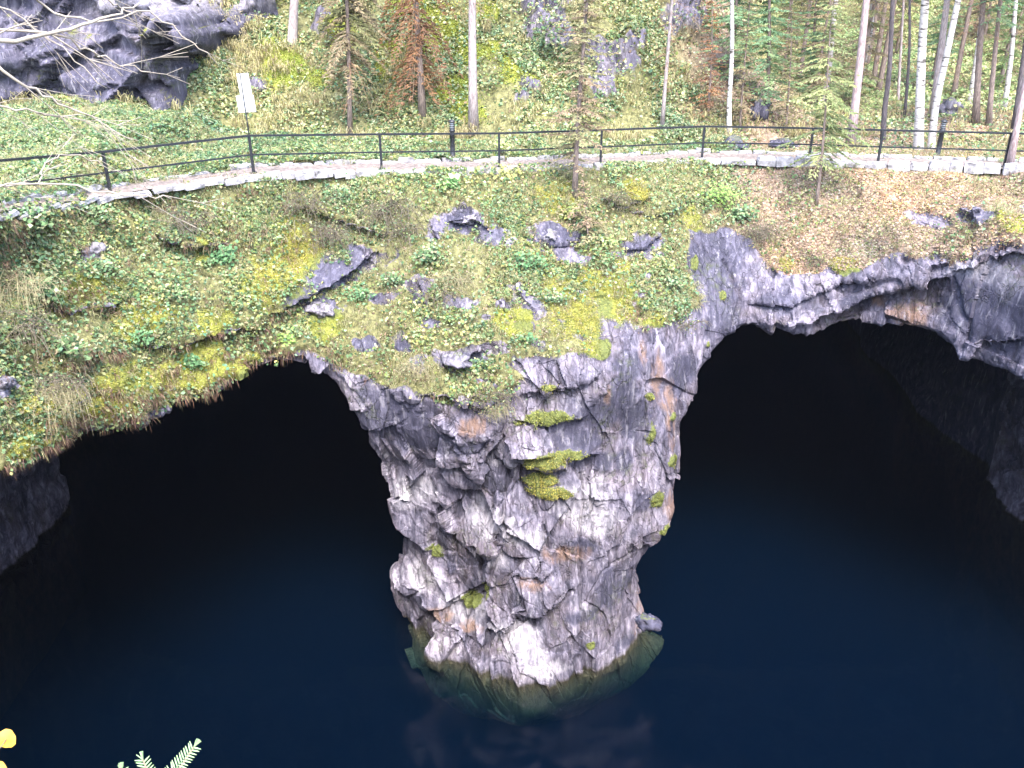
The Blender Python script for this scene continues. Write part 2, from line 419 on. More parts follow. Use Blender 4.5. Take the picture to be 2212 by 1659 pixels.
ROCKB = [(720, 590, .75, .7), (790, 560, .6, .7), (640, 640, .45, .6), (690, 668, .5, .5), (1010, 470, .8, .4), (1060, 505, .6, .5), (940, 500, .3, 1), (1180, 505, .55, .5), (1210, 535, .4, .8), (1390, 530, .8, .4), (1565, 580, .75, .7), (1620, 640, 1.0, .8),
         (985, 775, .75, .28), (1050, 755, .5, .25), (1330, 760, .6, 1.3), (1305, 660, .25, 1.2), (1150, 790, .5, .5), (930, 700, .35, .4), (870, 750, .3, .5), (990, 655, .45, .3), (1090, 655, .25, .5), (790, 745, .3, .5), (200, 545, .35, .5), (1720, 600, .4, .3), (2000, 470, .5, .3), (2110, 470, .4, .4), (0, 840, .3, .6), (430, 530, .3, .3), (820, 650, .4, .4), (1140, 700, .3, .4), (900, 620, .3, .4)]
MOSS = [(640, 540, .7, 1.3), (600, 600, .7, 1), (560, 640, .5), (440, 540, .22, 1.5), (250, 860, .9, .7), (340, 830, .5), (120, 900, .7), (430, 780, .7, .6), (320, 690, .7, .6), (520, 790, .5, .5), (60, 970, .6, .5), (180, 640, .6, .5), (460, 690, .5, .5), (1250, 690, .8, .7), (1330, 650, .6, 1),
        (1280, 755, .45, .5), (1410, 690, .4, .6), (1345, 580, .2, 1.2), (1210, 430, .7, .5), (1370, 410, .35, 1), (1200, 620, .5), (1820, 575, .4, .5), (1490, 480, .35, .8), (2195, 490, .35, .8), (1700, 570, .3), (1500, 570, .15), (1120, 690, .5, .5), (700, 700, .4), (1180, 830, .35, .4), (1270, 600, .4, .6),
        (1180, 905, .75, .25), (1120, 915, .4, .3), (1190, 995, .9, .22), (1190, 1065, .55, .28), (1170, 1040, .5, .3), (1420, 1075, .25, 1), (1410, 940, .16, 2.5), (1455, 1000, .2, 1.2), (1415, 860, .14, 1), (1530, 745, .1), (1270, 1385, .12, 1), (1430, 1140, .3, .6), (1000, 1310, .2, 1), (940, 1195, .3, .6), (1040, 1280, .2, .8), (1560, 640, .1), (1460, 900, .15, 1)]
RUST = [(1425, 800, .22, 4), (1455, 900, .22, 4), (1460, 1100, .3, 2), (1310, 850, .10, 3), (1980, 660, .35, 1.2), (1900, 660, .3, 1), (1960, 690, .5, .6), (1400, 1300, .3, 2), (1385, 1350, .3, .8), (1150, 1260, .45, .5), (1000, 1360, .35, .5), (1010, 920, .4, .6), (1390, 760, .15, 2), (950, 1330, .3, .7), (1220, 1200, .5, .5), (2180, 1000, .6, 1)]
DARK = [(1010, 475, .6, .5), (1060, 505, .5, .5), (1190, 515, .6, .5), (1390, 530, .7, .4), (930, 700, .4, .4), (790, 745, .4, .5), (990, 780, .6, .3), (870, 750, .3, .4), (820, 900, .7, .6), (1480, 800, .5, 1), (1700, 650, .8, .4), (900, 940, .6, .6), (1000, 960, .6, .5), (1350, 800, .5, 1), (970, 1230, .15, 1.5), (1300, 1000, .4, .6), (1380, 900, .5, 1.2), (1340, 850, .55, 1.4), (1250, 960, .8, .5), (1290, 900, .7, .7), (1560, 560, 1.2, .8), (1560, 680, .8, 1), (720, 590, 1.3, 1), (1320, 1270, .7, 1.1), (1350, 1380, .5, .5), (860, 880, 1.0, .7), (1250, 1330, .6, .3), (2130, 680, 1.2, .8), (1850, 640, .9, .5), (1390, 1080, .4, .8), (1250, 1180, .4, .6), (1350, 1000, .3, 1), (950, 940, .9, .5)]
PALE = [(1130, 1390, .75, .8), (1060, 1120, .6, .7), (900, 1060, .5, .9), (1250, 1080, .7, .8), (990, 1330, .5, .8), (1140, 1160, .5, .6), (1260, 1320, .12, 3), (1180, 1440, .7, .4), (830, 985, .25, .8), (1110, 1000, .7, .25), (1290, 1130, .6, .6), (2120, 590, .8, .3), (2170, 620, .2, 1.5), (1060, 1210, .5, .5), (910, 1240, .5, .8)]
inFront = 1 - sstep(1.2, 2.2, V[:, 1] - F0(V[:, 0], V[:, 2]))
vreg = poly_sdf(V[:, 0] + .25 * fbm(V * 1.7, 2, 40), V[:, 2] + .3 * fbm(V * 1.5, 3, 41), VW)
veg = sstep(.12, -.12, vreg) * np.maximum(sstep(-.35, .1, N[:, 2] + .35 * fbm(V * 1.1, 2, 44)), sstep(-5, -7, V[:, 0]) * sstep(-.9, -.6, N[:, 2]))
topz = sstep(-.5, -.1, V[:, 2] - kerb_z(V[:, 0]))
veg = np.where(V[:, 2] < 7.2, veg * 0, veg); veg = np.maximum(veg, topz)
rb = blob3(V, ROCKB) * (1 - topz)
veg = veg * (1 - rb)
midn = fbm(V * np.array([1.6, 1.6, 2.4]), 3, 50)
inmid = sstep(-4.5, -2.5, V[:, 0]) * (1 - sstep(3.6, 5, V[:, 0])) * (1 - sstep(11.6, 12.3, V[:, 2]))
veg = veg * (1 - .75 * inmid * sstep(.10, .3, midn))
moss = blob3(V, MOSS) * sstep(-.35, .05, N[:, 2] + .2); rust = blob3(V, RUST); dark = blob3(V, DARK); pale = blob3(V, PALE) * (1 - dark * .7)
# ---- rock relief in blocks; the left half of the pillar is the most broken
pc = (V[:, 0] < 1.2).astype(float) * sstep(-5, -3, V[:, 0]) * (1 - sstep(6.5, 9, V[:, 2]))
broken = .28 + .55 * sstep(1.8, -.2, V[:, 0]) * sstep(-5, -3.4, V[:, 0]) + .1
broken = np.where(V[:, 0] < -5, .7, broken); broken = np.where(V[:, 0] > 4.6, .45, broken); broken *= (1 - .55 * dark)
wp = V + .05 * np.stack([fbm(V * 2.2, 2, 60 + i) for i in range(3)], 1)
M1 = rotm('Y', 14, (1.25, 1, .62)); M2 = rotm('Y', 24, (1.6, 1, .6)) @ rotm('X', 20); M3 = rotm('Y', 22, (1.1, 1, .8))
SMOOTH = [(1130, 1390, .75, .8), (1350, 1000, .75, 1.6), (1320, 1280, .6, 1.6), (1360, 1390, .5, .6), (1340, 850, .8, 1.3), (1250, 960, .8, .6), (1440, 850, .5, 2), (1150, 1250, .45, .5), (1230, 1150, .5, .8), (1060, 1130, .4, .5), (1600, 640, 1.0, 1), (2140, 660, 1.2, 1), (1540, 700, .7, .8), (900, 900, .5, .4), (1240, 1390, .4, .7)]
sm = blob3(V, SMOOTH); broken = broken * (1 - .75 * sm); slopeg = 1 - .55 * sstep(8.6, 10, V[:, 2]) * (1 - sstep(7, 9, V[:, 0]))
d0, e0, o0 = facets(wp, 2.3, rotm('Y', 12, (1, 1, .7)), 50, 1.5)
d1, e1, o1 = facets(wp, 1.3, M1, 100, 1.7); d2, e2, o2 = facets(wp, .78, M2, 200, 1.4); d3, e3, o3 = facets(wp, .26, M2, 300, 1.2); d4, e4, o4 = facets(V, .10, M3, 400, .9)
jm = sstep(-.05, .25, fbm(V * 1.1, 2, 66))
rk = 1 - veg
fine = np.clip(broken * 1.1, 0, 1); tone = np.clip(.5 + .25 * o1 * (1 - .5 * sm) + .3 * o2 * fine + .15 * o3 * fine, 0, 1)
CRK = [([(1052, 1372), (1050, 1420), (1058, 1465)], .14, .05), ([(1262, 1030), (1252, 1180), (1258, 1300), (1265, 1448)], .12, .05), ([(1100, 1010), (1092, 1090), (1096, 1180), (1060, 1240)], .14, .05), ([(1050, 1378), (1140, 1335), (1240, 1280)], .16, .05),
       ([(1165, 1010), (1175, 1100), (1180, 1190)], .10, .04), ([(1380, 1180), (1300, 1230), (1262, 1300)], .08, .04), ([(985, 1150), (975, 1260), (1000, 1380)], .14, .06), ([(930, 1120), (925, 1240), (935, 1380)], .14, .06), ([(1390, 760), (1400, 900), (1385, 1060)], .08, .04),
       ([(1660, 705), (1740, 660), (1830, 625), (1930, 600)], .14, .07), ([(1950, 560), (2080, 545), (2212, 520)], .16, .07), ([(2060, 600), (2080, 690), (2075, 760)], .12, .06), ([(1560, 560), (1600, 640), (1580, 710)], .10, .05)]
crk = np.zeros(len(V)); cw_ = V + .05 * np.stack([fbm(V * 4, 2, 67 + i) for i in range(3)], 1)
for pl, dp, wd in CRK:
    w = [onF(*p) for p in pl]
    for a_, b_ in zip(w[:-1], w[1:]):
        e_ = (b_[0] - a_[0], b_[1] - a_[1]); L_ = e_[0] ** 2 + e_[1] ** 2; t_ = np.clip(((cw_[:, 0] - a_[0]) * e_[0] + (cw_[:, 2] - a_[1]) * e_[1]) / L_, 0, 1)
        dd = np.hypot(cw_[:, 0] - a_[0] - t_ * e_[0], cw_[:, 2] - a_[1] - t_ * e_[1]); crk = np.maximum(crk, dp * np.exp(-(dd / wd) ** 2))
disp = d0 * .17 * (1 - .4 * dark) + broken * (d1 * .27 + d2 * .13 + d3 * .024 + d4 * .008 - jm * (.05 * np.exp(-(e1 / .04) ** 2) + .035 * np.exp(-(e2 / .06) ** 2) + .012 * np.exp(-(e3 / .1) ** 2)))
disp = disp * (.2 + .8 * rk) * (1 - .97 * topz) * slopeg * (.25 + .75 * sstep(-.9, .05, V[:, 2])) - crk * rk + veg * (fbm(V * 1.3, 4, 70) * (.26 + .16 * sstep(-3, -6, V[:, 0]))) * (1 - topz * .8) + moss * .05 * (1 + fbm(V * 5, 2, 80))
moss_b = moss * .05 * np.clip(worley(V * 4.5, 90)[0] * -1.4 + 1, 0, 1)
V = V + N * (disp + moss_b)[:, None]
N = vnormals(V, Q)

# ------------------------------------------------------------------ materials
def nmat(name):
    m = bpy.data.materials.new(name); m.use_nodes = True; t = m.node_tree; t.nodes.clear(); return m, t
class NT:
    def __init__(s, t): s.t = t
    def n(s, ty, **kw):
        x = s.t.nodes.new('ShaderNode' + ty)
        for k, v in kw.items():
            if k.startswith('i_'): x.inputs[k[2:].replace('_', ' ')].default_value = v
            else: setattr(x, k, v)
        return x
    def l(s, a, b): s.t.links.new(a, b)
    def noise(s, vec, scale, detail=4, rough=.55, dist=0):
        x = s.n('TexNoise'); x.inputs['Scale'].default_value = scale; x.inputs['Detail'].default_value = detail; x.inputs['Roughness'].default_value = rough; x.inputs['Distortion'].default_value = dist
        s.l(vec, x.inputs['Vector']); return x.outputs['Fac']
    def ramp(s, fac, stops):
        x = s.n('ValToRGB'); e = x.color_ramp.elements
        while len(e) < len(stops): e.new(.5)
        for i, (p, c) in enumerate(stops): e[i].position = p; e[i].color = (*c, 1) if len(c) == 3 else c
        s.l(fac, x.inputs['Fac']); return x.outputs['Color']
    def mr(s, fac, a, b, c=0, d=1):
        x = s.n('MapRange'); x.inputs['From Min'].default_value = a; x.inputs['From Max'].default_value = b; x.inputs['To Min'].default_value = c; x.inputs['To Max'].default_value = d
        s.l(fac, x.inputs['Value']); return x.outputs['Result']
    def mix(s, fac, a, b, mode='MIX'):
        x = s.n('Mix', data_type='RGBA', blend_type=mode)
        if hasattr(fac, 'default_value') or hasattr(fac, 'links'): s.l(fac, x.inputs['Factor'])
        else: x.inputs['Factor'].default_value = fac
        for sk, v in (('A', a), ('B', b)):
            q = [i for i in x.inputs if i.name == sk and i.type == 'RGBA'][0]
            if isinstance(v, tuple): q.default_value = (*v, 1)
            else: s.l(v, q)
        return [o for o in x.outputs if o.type == 'RGBA'][0]
    def math(s, op, a, b=None):
        x = s.n('Math', operation=op)
        for i, v in enumerate((a, b)):
            if v is None: continue
            if isinstance(v, (int, float)): x.inputs[i].default_value = v
            else: s.l(v, x.inputs[i])
        return x.outputs[0]
    def attr(s, name): return s.n('Attribute', attribute_name=name).outputs['Fac']
    def out(s, bsdf, vol=None):
        o = s.n('OutputMaterial'); s.l(bsdf, o.inputs['Surface'])
        if vol: s.l(vol, o.inputs['Volume'])
def rock_mat(name, bumpk=1.0):
    m, t = nmat(name); k = NT(t)
    co = k.n('NewGeometry').outputs['Position']
    mp_ = k.n('Mapping'); k.l(co, mp_.inputs['Vector']); mp_.inputs['Rotation'].default_value = (0, R(-35), 0); mp_.inputs['Scale'].default_value = (2.2, 1, .55)
    v = mp_.outputs[0]
    mp2 = k.n('Mapping'); k.l(co, mp2.inputs['Vector']); mp2.inputs['Scale'].default_value = (1.6, 1.6, .3); vs = mp2.outputs[0]
    n1 = k.noise(co, .9, 6, .6, .4); n2 = k.noise(v, 3.2, 8, .65, .6); n3 = k.noise(co, 22, 6, .7); n4 = k.noise(vs, 2.2, 5, .6)
    tn = k.math('ADD', n2, k.math('MULTIPLY', k.math('SUBTRACT', k.attr('tone'), .5), .34))
    base = k.ramp(tn, [(.28, (.020, .019, .031)), (.43, (.070, .065, .094)), (.56, (.16, .146, .195)), (.76, (.38, .355, .42))])
    pink = k.ramp(n1, [(.42, (0, 0, 0)), (.62, (1, 1, 1))])
    base = k.mix(k.math('MULTIPLY', pink, .22), base, (.24, .175, .175), 'MIX')
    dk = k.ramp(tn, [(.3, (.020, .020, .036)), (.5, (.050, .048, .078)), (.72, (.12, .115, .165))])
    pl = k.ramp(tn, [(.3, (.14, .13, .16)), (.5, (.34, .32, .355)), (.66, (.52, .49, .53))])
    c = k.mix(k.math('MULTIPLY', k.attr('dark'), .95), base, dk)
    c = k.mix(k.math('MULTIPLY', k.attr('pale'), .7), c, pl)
    rustf = k.math('MULTIPLY', k.attr('rust'), k.mr(n4, .36, .55)); c = k.mix(k.math('MULTIPLY', rustf, .85), c, (.22, .135, .095))
    # dark water streaks and grain
    st = k.mr(n4, .52, .66); c = k.mix(k.math('MULTIPLY', st, .55), c, (.06, .06, .08)); st2 = k.mr(k.noise(vs, 4.5, 4, .6), .58, .7); c = k.mix(k.math('MULTIPLY', st2, .4), c, (.42, .40, .45))
    wh = k.mr(n3, .60, .72); c = k.mix(k.math('MULTIPLY', wh, .35), c, (.52, .50, .55))
    bk = k.mr(n3, .42, .32); c = k.mix(k.math('MULTIPLY', bk, .55), c, (.05, .05, .06))
    # cracks
    vo = k.n('TexVoronoi', feature='DISTANCE_TO_EDGE'); vo.inputs['Scale'].default_value = 1.9; dv = k.n('VectorMath', operation='ADD')
    nz = k.n('TexNoise'); nz.inputs['Scale'].default_value = 2.5; nz.inputs['Detail'].default_value = 4; k.l(co, nz.inputs['Vector'])
    sc = k.n('VectorMath', operation='SCALE'); k.l(nz.outputs['Color'], sc.inputs[0]); sc.inputs['Scale'].default_value = .7
    k.l(v, dv.inputs[0]); k.l(sc.outputs[0], dv.inputs[1]); k.l(dv.outputs[0], vo.inputs['Vector'])
    crack = k.mr(vo.outputs['Distance'], .0, .035, 1, 0)
    crm = k.math('MULTIPLY', crack, k.mr(n1, .42, .55)); c = k.mix(k.math('MULTIPLY', crm, .4), c, (.03, .03, .035))
    # moss and thin lichen green, soil where plants grow
    gm = k.math('MULTIPLY', k.mr(n1, .52, .66), k.mr(k.noise(co, 6, 5, .7), .48, .62)); c = k.mix(k.math('MULTIPLY', gm, .55), c, (.07, .085, .03))
    sn = k.noise(co, 7, 7, .75); soil = k.ramp(sn, [(.3, (.035, .033, .018)), (.45, (.10, .10, .042)), (.58, (.185, .18, .075)), (.75, (.31, .27, .17))])
    lit = k.ramp(sn, [(.3, (.06, .045, .03)), (.5, (.20, .145, .105)), (.7, (.36, .28, .22))]); soil = k.mix(k.attr('litter'), soil, lit)
    c = k.mix(k.mr(k.math('ADD', k.attr('veg'), k.math('MULTIPLY', k.math('SUBTRACT', n3, .5), .9)), .35, .6), c, soil)
    mo = k.ramp(k.noise(co, 30, 4, .7), [(.3, (.09, .105, .02)), (.55, (.23, .24, .045)), (.75, (.36, .35, .09))])
    mo2 = k.ramp(k.noise(co, 18, 4, .7), [(.3, (.05, .06, .02)), (.6, (.13, .15, .04))]); mo = k.mix(k.mr(k.math('ADD', k.attr('veg'), k.attr('moss')), 1.0, 1.5), mo2, mo)
    c = k.mix(k.mr(k.math('ADD', k.attr('moss'), k.math('MULTIPLY', k.math('SUBTRACT', n3, .5), 1.4)), .38, .70), c, mo)
    # submerged and wet rock: algae brown-green
    sx = k.n('SeparateXYZ'); k.l(co, sx.inputs[0]); wet = k.mr(k.math('ADD', sx.outputs['Z'], k.math('MULTIPLY', k.math('SUBTRACT', n2, .5), .25)), .12, -.02)
    alg = k.ramp(n2, [(.35, (.012, .013, .005)), (.65, (.055, .045, .02))]); c = k.mix(k.math('MULTIPLY', wet, .97), c, alg)
    b = k.n('BsdfPrincipled'); k.l(c, b.inputs['Base Color']); b.inputs['Roughness'].default_value = .78; b.inputs['Specular IOR Level'].default_value = .3
    vb = k.n('TexVoronoi', feature='F1'); vb.inputs['Scale'].default_value = 7; k.l(dv.outputs[0], vb.inputs['Vector'])
    hgt = k.math('ADD', k.math('MULTIPLY', k.noise(co, 9, 9, .75, 0), .028), k.math('MULTIPLY', n3, .010)); hgt = k.math('ADD', hgt, k.math('MULTIPLY', vb.outputs['Distance'], .008))
    hgt = k.math('SUBTRACT', hgt, k.math('MULTIPLY', crm, .03))
    bp = k.n('Bump'); bp.inputs['Strength'].default_value = .9; bp.inputs['Distance'].default_value = bumpk; k.l(hgt, bp.inputs['Height']); k.l(bp.outputs[0], b.inputs['Normal'])
    k.out(b.outputs[0]); return m
M = {}
M['rock'] = rock_mat('quarry_rock')
def simple(name, col, rough=.8, var=.25, scale=12, metal=0, bump=0, spec=.4):
    m, t = nmat(name); k = NT(t); co = k.n('NewGeometry').outputs['Position']
    n = k.noise(co, scale, 5, .65)
    lo = tuple(c * (1 - var) for c in col); hi = tuple(min(1, c * (1 + var)) for c in col)
    c = k.ramp(n, [(.3, lo), (.7, hi)])
    b = k.n('BsdfPrincipled'); k.l(c, b.inputs['Base Color']); b.inputs['Roughness'].default_value = rough; b.inputs['Metallic'].default_value = metal; b.inputs['Specular IOR Level'].default_value = spec
    if bump:
        bp = k.n('Bump'); bp.inputs['Strength'].default_value = .8; bp.inputs['Distance'].default_value = bump; k.l(n, bp.inputs['Height']); k.l(bp.outputs[0], b.inputs['Normal'])
    k.out(b.outputs[0]); return m
def tinted(name, trans=.3, rough=.7):
    m, t = nmat(name); k = NT(t); a = k.n('Attribute', attribute_name='tint')
    oi = k.n('ObjectInfo'); c = k.mix(.25, a.outputs['Color'], k.ramp(oi.outputs['Random'], [(0, (.6, .75, .5)), (1, (1, 1, .8))]), 'MULTIPLY')
    b = k.n('BsdfPrincipled'); k.l(c, b.inputs['Base Color']); b.inputs['Roughness'].default_value = rough; b.inputs['Specular IOR Level'].default_value = .3
    tr = k.n('BsdfTranslucent'); k.l(c, tr.inputs['Color']); mx = k.n('MixShader'); mx.inputs[0].default_value = trans
    k.l(b.outputs[0], mx.inputs[1]); k.l(tr.outputs[0], mx.inputs[2]); k.out(mx.outputs[0]); return m
M['leaf'] = tinted('leaf', .35); M['grass'] = tinted('grass_blades', .3); M['mossm'] = tinted('moss_tufts', .25, .9); M['needle'] = tinted('needles', .2)
M['black'] = simple('black_painted_steel', (.018, .020, .026), .4, .3, 30, 0, 0, .5)
M['white'] = simple('white_board', (.80, .80, .82), .5, .04, 3)
M['stone'] = simple('kerb_stone', (.29, .28, .30), .85, .75, 4, 0, .03)
M['twig'] = simple('bare_twig', (.135, .115, .085), .9, .35, 20)
M['paletwig'] = simple('pale_branch_bark', (.30, .26, .22), .85, .35, 26, 0, .003)
def bark(name, col, dark_, birch=False, scale=6):
    m, t = nmat(name); k = NT(t); co = k.n('TexCoord').outputs['Object']
    mp_ = k.n('Mapping'); k.l(co, mp_.inputs['Vector']); mp_.inputs['Scale'].default_value = (1.2, 1.2, 7) if birch else (5, 5, .9)
    n = k.noise(mp_.outputs[0], scale if not birch else 1.6, 6, .65); n2 = k.noise(co, 1.3, 3)
    c = k.ramp(n, [(.38, dark_), (.62, col)] if not birch else [(.40, dark_), (.47, col), (.7, tuple(min(1, x * 1.15) for x in col))])
    c = k.mix(k.mr(n2, .5, .75, 0, .4), c, tuple(x * .55 for x in col))
    b = k.n('BsdfPrincipled'); k.l(c, b.inputs['Base Color']); b.inputs['Roughness'].default_value = .85
    bp = k.n('Bump'); bp.inputs['Distance'].default_value = .02; bp.inputs['Strength'].default_value = .7; k.l(n, bp.inputs['Height']); k.l(bp.outputs[0], b.inputs['Normal'])
    k.out(b.outputs[0]); return m
M['bark_spruce'] = bark('spruce_bark', (.30, .23, .20), (.12, .09, .08))
M['bark_grey'] = bark('grey_bark', (.42, .36, .36), (.20, .16, .16))
M['bark_dark'] = bark('dark_bark', (.12, .10, .11), (.04, .035, .04))
M['bark_birch'] = bark('birch_bark', (.46, .43, .42), (.04, .035, .03), True)
M['bark_pine'] = bark('pinkish_bark', (.46, .36, .36), (.20, .14, .14))

# ------------------------------------------------------------------ cliff object
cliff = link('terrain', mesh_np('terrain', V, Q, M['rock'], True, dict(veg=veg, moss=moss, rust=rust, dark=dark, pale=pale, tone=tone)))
cliff.data.polygons.foreach_set('use_smooth', (rk[Q].mean(1) < .5))
tag(cliff, 'pale marble quarry cliff with a broad pillar between two dark cave mouths', kind='structure')
bvh = BVHTree.FromPolygons(V.tolist(), Q.tolist())

# ------------------------------------------------------------------ hillside and forest floor behind
xs = np.concatenate([np.arange(-46, -22, .8), np.arange(-22, 24, .14), np.arange(24, 70, .8)])
ys = np.concatenate([np.arange(30.35, 42, .14), np.arange(42, 60, .35), np.arange(60, 130, 2)])
HXg, HYg = np.meshgrid(xs, ys, indexing='ij'); HZg = H(HXg, HYg)
HV = np.stack([HXg.ravel(), HYg.ravel(), HZg.ravel()], 1)
nx_, ny_ = HXg.shape; ii = np.arange(nx_ * ny_).reshape(nx_, ny_)
HQ = np.stack([ii[:-1, :-1].ravel(), ii[1:, :-1].ravel(), ii[1:, 1:].ravel(), ii[:-1, 1:].ravel()], 1)
HN = vnormals(HV, HQ)
def hit_plane(px, py):
    """meet the line of sight with the ground on top"""
    d = ray(px, py); ts = np.linspace(15, 110, 1200); xs_ = d.x * ts; ys_ = d.y * ts; zs_ = CAMZ + d.z * ts
    m = H(xs_, ys_) > zs_; k = int(np.argmax(m)) if m.any() else 600
    return Vector((xs_[k], ys_[k], zs_[k]))
def blobH(V, lst, sd_):
    m = np.zeros(len(V)); wob = fbm(V * 1.1, 3, sd_) * .8; wob2 = fbm(V * 3.7, 3, sd_ + 5)
    for px_, py_, r in lst:
        p = hit_plane(px_, py_); d = np.sqrt(((V[:, 0] - p.x) / r) ** 2 + ((V[:, 1] - p.y) / (r * 1.3)) ** 2 + ((V[:, 2] - p.z) / r) ** 2)
        m = np.maximum(m, 1 - sstep(.5, 1.3, d + wob + .5 * wob2))
    return m
hrock = blobH(HV, [(1180, 60, 1.0), (1200, 110, .8), (1290, 110, .7), (1340, 130, .8), (1170, 20, 1.2), (1150, 190, .5), (1290, 180, .7), (1370, 95, .6), (1130, 215, .4), (560, 190, .35), (1480, 30, .9), (700, 60, .5)], 131)
hmoss = blobH(HV, [(950, 80, .9), (930, 40, .8), (840, 130, .8), (1010, 235, .6), (1110, 150, .7), (1060, 110, .6), (870, 20, .5), (620, 150, .8), (680, 170, .5), (1000, 200, .5), (1050, 40, .5), (740, 70, .5), (590, 100, .5), (1010, 120, .8), (960, 200, .5)], 132)
hb = facets(HV, 1.3, M1, 500, 1.6)[0] * .45 + facets(HV, .55, M2, 600, 1.6)[0] * .2
HV = HV + HN * (hrock * (hb + .35) + (1 - hrock) * fbm(HV * 1.2, 3, 140) * .22 * sstep(31, 33, HV[:, 1]) + hmoss * .08)[:, None]
HN = vnormals(HV, HQ)
hveg = 1 - .78 * hrock
z0 = np.zeros(len(HV))
hill = link('hillside', mesh_np('hillside', HV, HQ, M['rock'], True, dict(veg=hveg, moss=hmoss, rust=z0, dark=z0 + .3, pale=z0)))
tag(hill, 'steep overgrown bank and flat forest floor behind the railed path', kind='structure')
hbvh = BVHTree.FromPolygons(HV.tolist(), HQ.tolist())

# upper left rock face
xa = np.arange(-34, -8.8, .09); za = np.arange(13.2, 23, .09)
AX, AZ = np.meshgrid(xa, za, indexing='ij')
AY = 31.2 + .10 * (AX + 20) ** 1 * .4 + .35 * (AZ - 14) * (.3 + .5 * sstep(16.5, 19, AZ)) 
AV = np.stack([AX.ravel(), AY.ravel(), AZ.ravel()], 1)
en_ = AV[:, 0] + 1.5 * fbm(AV * np.array([.9, 0, .9]), 3, 79) + .25 * (AV[:, 2] - 16); AV[:, 1] += 5 * sstep(-12.0, -9.8, en_)
ledge = .8 * np.sin(AV[:, 2] * 1.7 + AV[:, 0] * .28 + 1.4 * fbm(AV * .5, 2, 7)); ledge = np.clip(ledge * 3, -1, 1) * .24
bd = facets(AV, 2.2, rotm('Y', 18, (.7, 1, 1.1)), 700, 2.3)[0] * .7 + facets(AV, .9, rotm('Y', 15, (.7, 1, 1.3)), 800, 2.2)[0] * .26 + facets(AV, .35, M3, 900, 1.6)[0] * .05
AV[:, 1] -= ledge + bd
nx_, ny_ = AX.shape; ii = np.arange(nx_ * ny_).reshape(nx_, ny_)
AQ = np.stack([ii[:-1, :-1].ravel(), ii[1:, :-1].ravel(), ii[1:, 1:].ravel(), ii[:-1, 1:].ravel()], 1)
AN = vnormals(AV, AQ); am = sstep(.2, .6, fbm(AV * 1.2, 3, 77)) * sstep(.2, .6, AN[:, 2]); am = np.maximum(am, 0)
z0 = np.zeros(len(AV)); adark = sstep(-.5, .1, fbm(AV * .5, 2, 78)) * .8 + .15; apale = sstep(16.9, 17.6, AV[:, 2]) * sstep(-15, -13.5, AV[:, 0]) * .6
face = link('rock_face', mesh_np('rock_face', AV, AQ, M['rock'], False, dict(veg=am * .8, moss=am * .7, rust=z0, dark=adark * (1 - apale), pale=apale)))
tag(face, 'dark blue-grey ledged rock face rising behind the bushes at upper left', kind='structure')

# cave chamber behind the pillar, lake bed, water, near bank
def rough_box(name, x0, x1, y0, y1, z0, z1, n, mat, label, open_front=True):
    Vs = []; Qs = []
    def grid(o, u, v, nu, nv):
        b = sum(len(q) for q in Vs); a, c = np.meshgrid(np.linspace(0, 1, nu + 1), np.linspace(0, 1, nv + 1), indexing='ij')
        Vs.append(np.array(o) + a.ravel()[:, None] * np.array(u) + c.ravel()[:, None] * np.array(v))
        i = np.arange((nu + 1) * (nv + 1)).reshape(nu + 1, nv + 1) + b
        Qs.append(np.stack([i[:-1, :-1].ravel(), i[1:, :-1].ravel(), i[1:, 1:].ravel(), i[:-1, 1:].ravel()], 1))
    dx, dy, dz = x1 - x0, y1 - y0, z1 - z0
    grid((x0, y0, z0), (dx, 0, 0), (0, dy, 0), n, n); grid((x0, y0, z1), (dx, 0, 0), (0, dy, 0), n, n)
    grid((x0, y0, z0), (0, dy, 0), (0, 0, dz), n, n); grid((x1, y0, z0), (0, dy, 0), (0, 0, dz), n, n); grid((x0, y1, z0), (dx, 0, 0), (0, 0, dz), n, n)
    v = np.concatenate(Vs); q = np.concatenate(Qs)
    v = v + np.stack([fbm(v * .35, 3, 150 + i) for i in range(3)], 1) * np.array([1.2, 0, 1.0]) * sstep(y0, y0 + 2, v[:, 1])[:, None]
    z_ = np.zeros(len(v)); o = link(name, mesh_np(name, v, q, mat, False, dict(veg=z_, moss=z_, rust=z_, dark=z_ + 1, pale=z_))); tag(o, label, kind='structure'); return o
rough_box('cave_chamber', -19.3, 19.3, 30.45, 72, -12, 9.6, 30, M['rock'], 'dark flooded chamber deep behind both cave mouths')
def heightgrid(name, xs, ys, fz, mat, label, attrs):
    a, b = np.meshgrid(xs, ys, indexing='ij'); z = fz(a, b); v = np.stack([a.ravel(), b.ravel(), z.ravel()], 1)
    i = np.arange(a.size).reshape(a.shape); q = np.stack([i[:-1, :-1].ravel(), i[1:, :-1].ravel(), i[1:, 1:].ravel(), i[:-1, 1:].ravel()], 1)
    o = link(name, mesh_np(name, v, q, mat, True, {k_: np.full(len(v), float(w)) for k_, w in attrs.items()})); tag(o, label, kind='structure'); return o, v, q
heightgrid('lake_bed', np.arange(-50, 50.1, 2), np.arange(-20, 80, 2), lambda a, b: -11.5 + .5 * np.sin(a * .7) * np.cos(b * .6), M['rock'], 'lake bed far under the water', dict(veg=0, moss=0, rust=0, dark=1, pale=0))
def bank_edge(x): return np.where(x < -3, np.minimum(.75 + (-3 - x) * 1.5, 5.5), .75)
def bankz(a, b):
    d = bank_edge(a) - b
    z = 16.85 + .05 * np.sin(a * 2) - np.clip(-d, 0, None) * 7
    return np.maximum(z, -6)
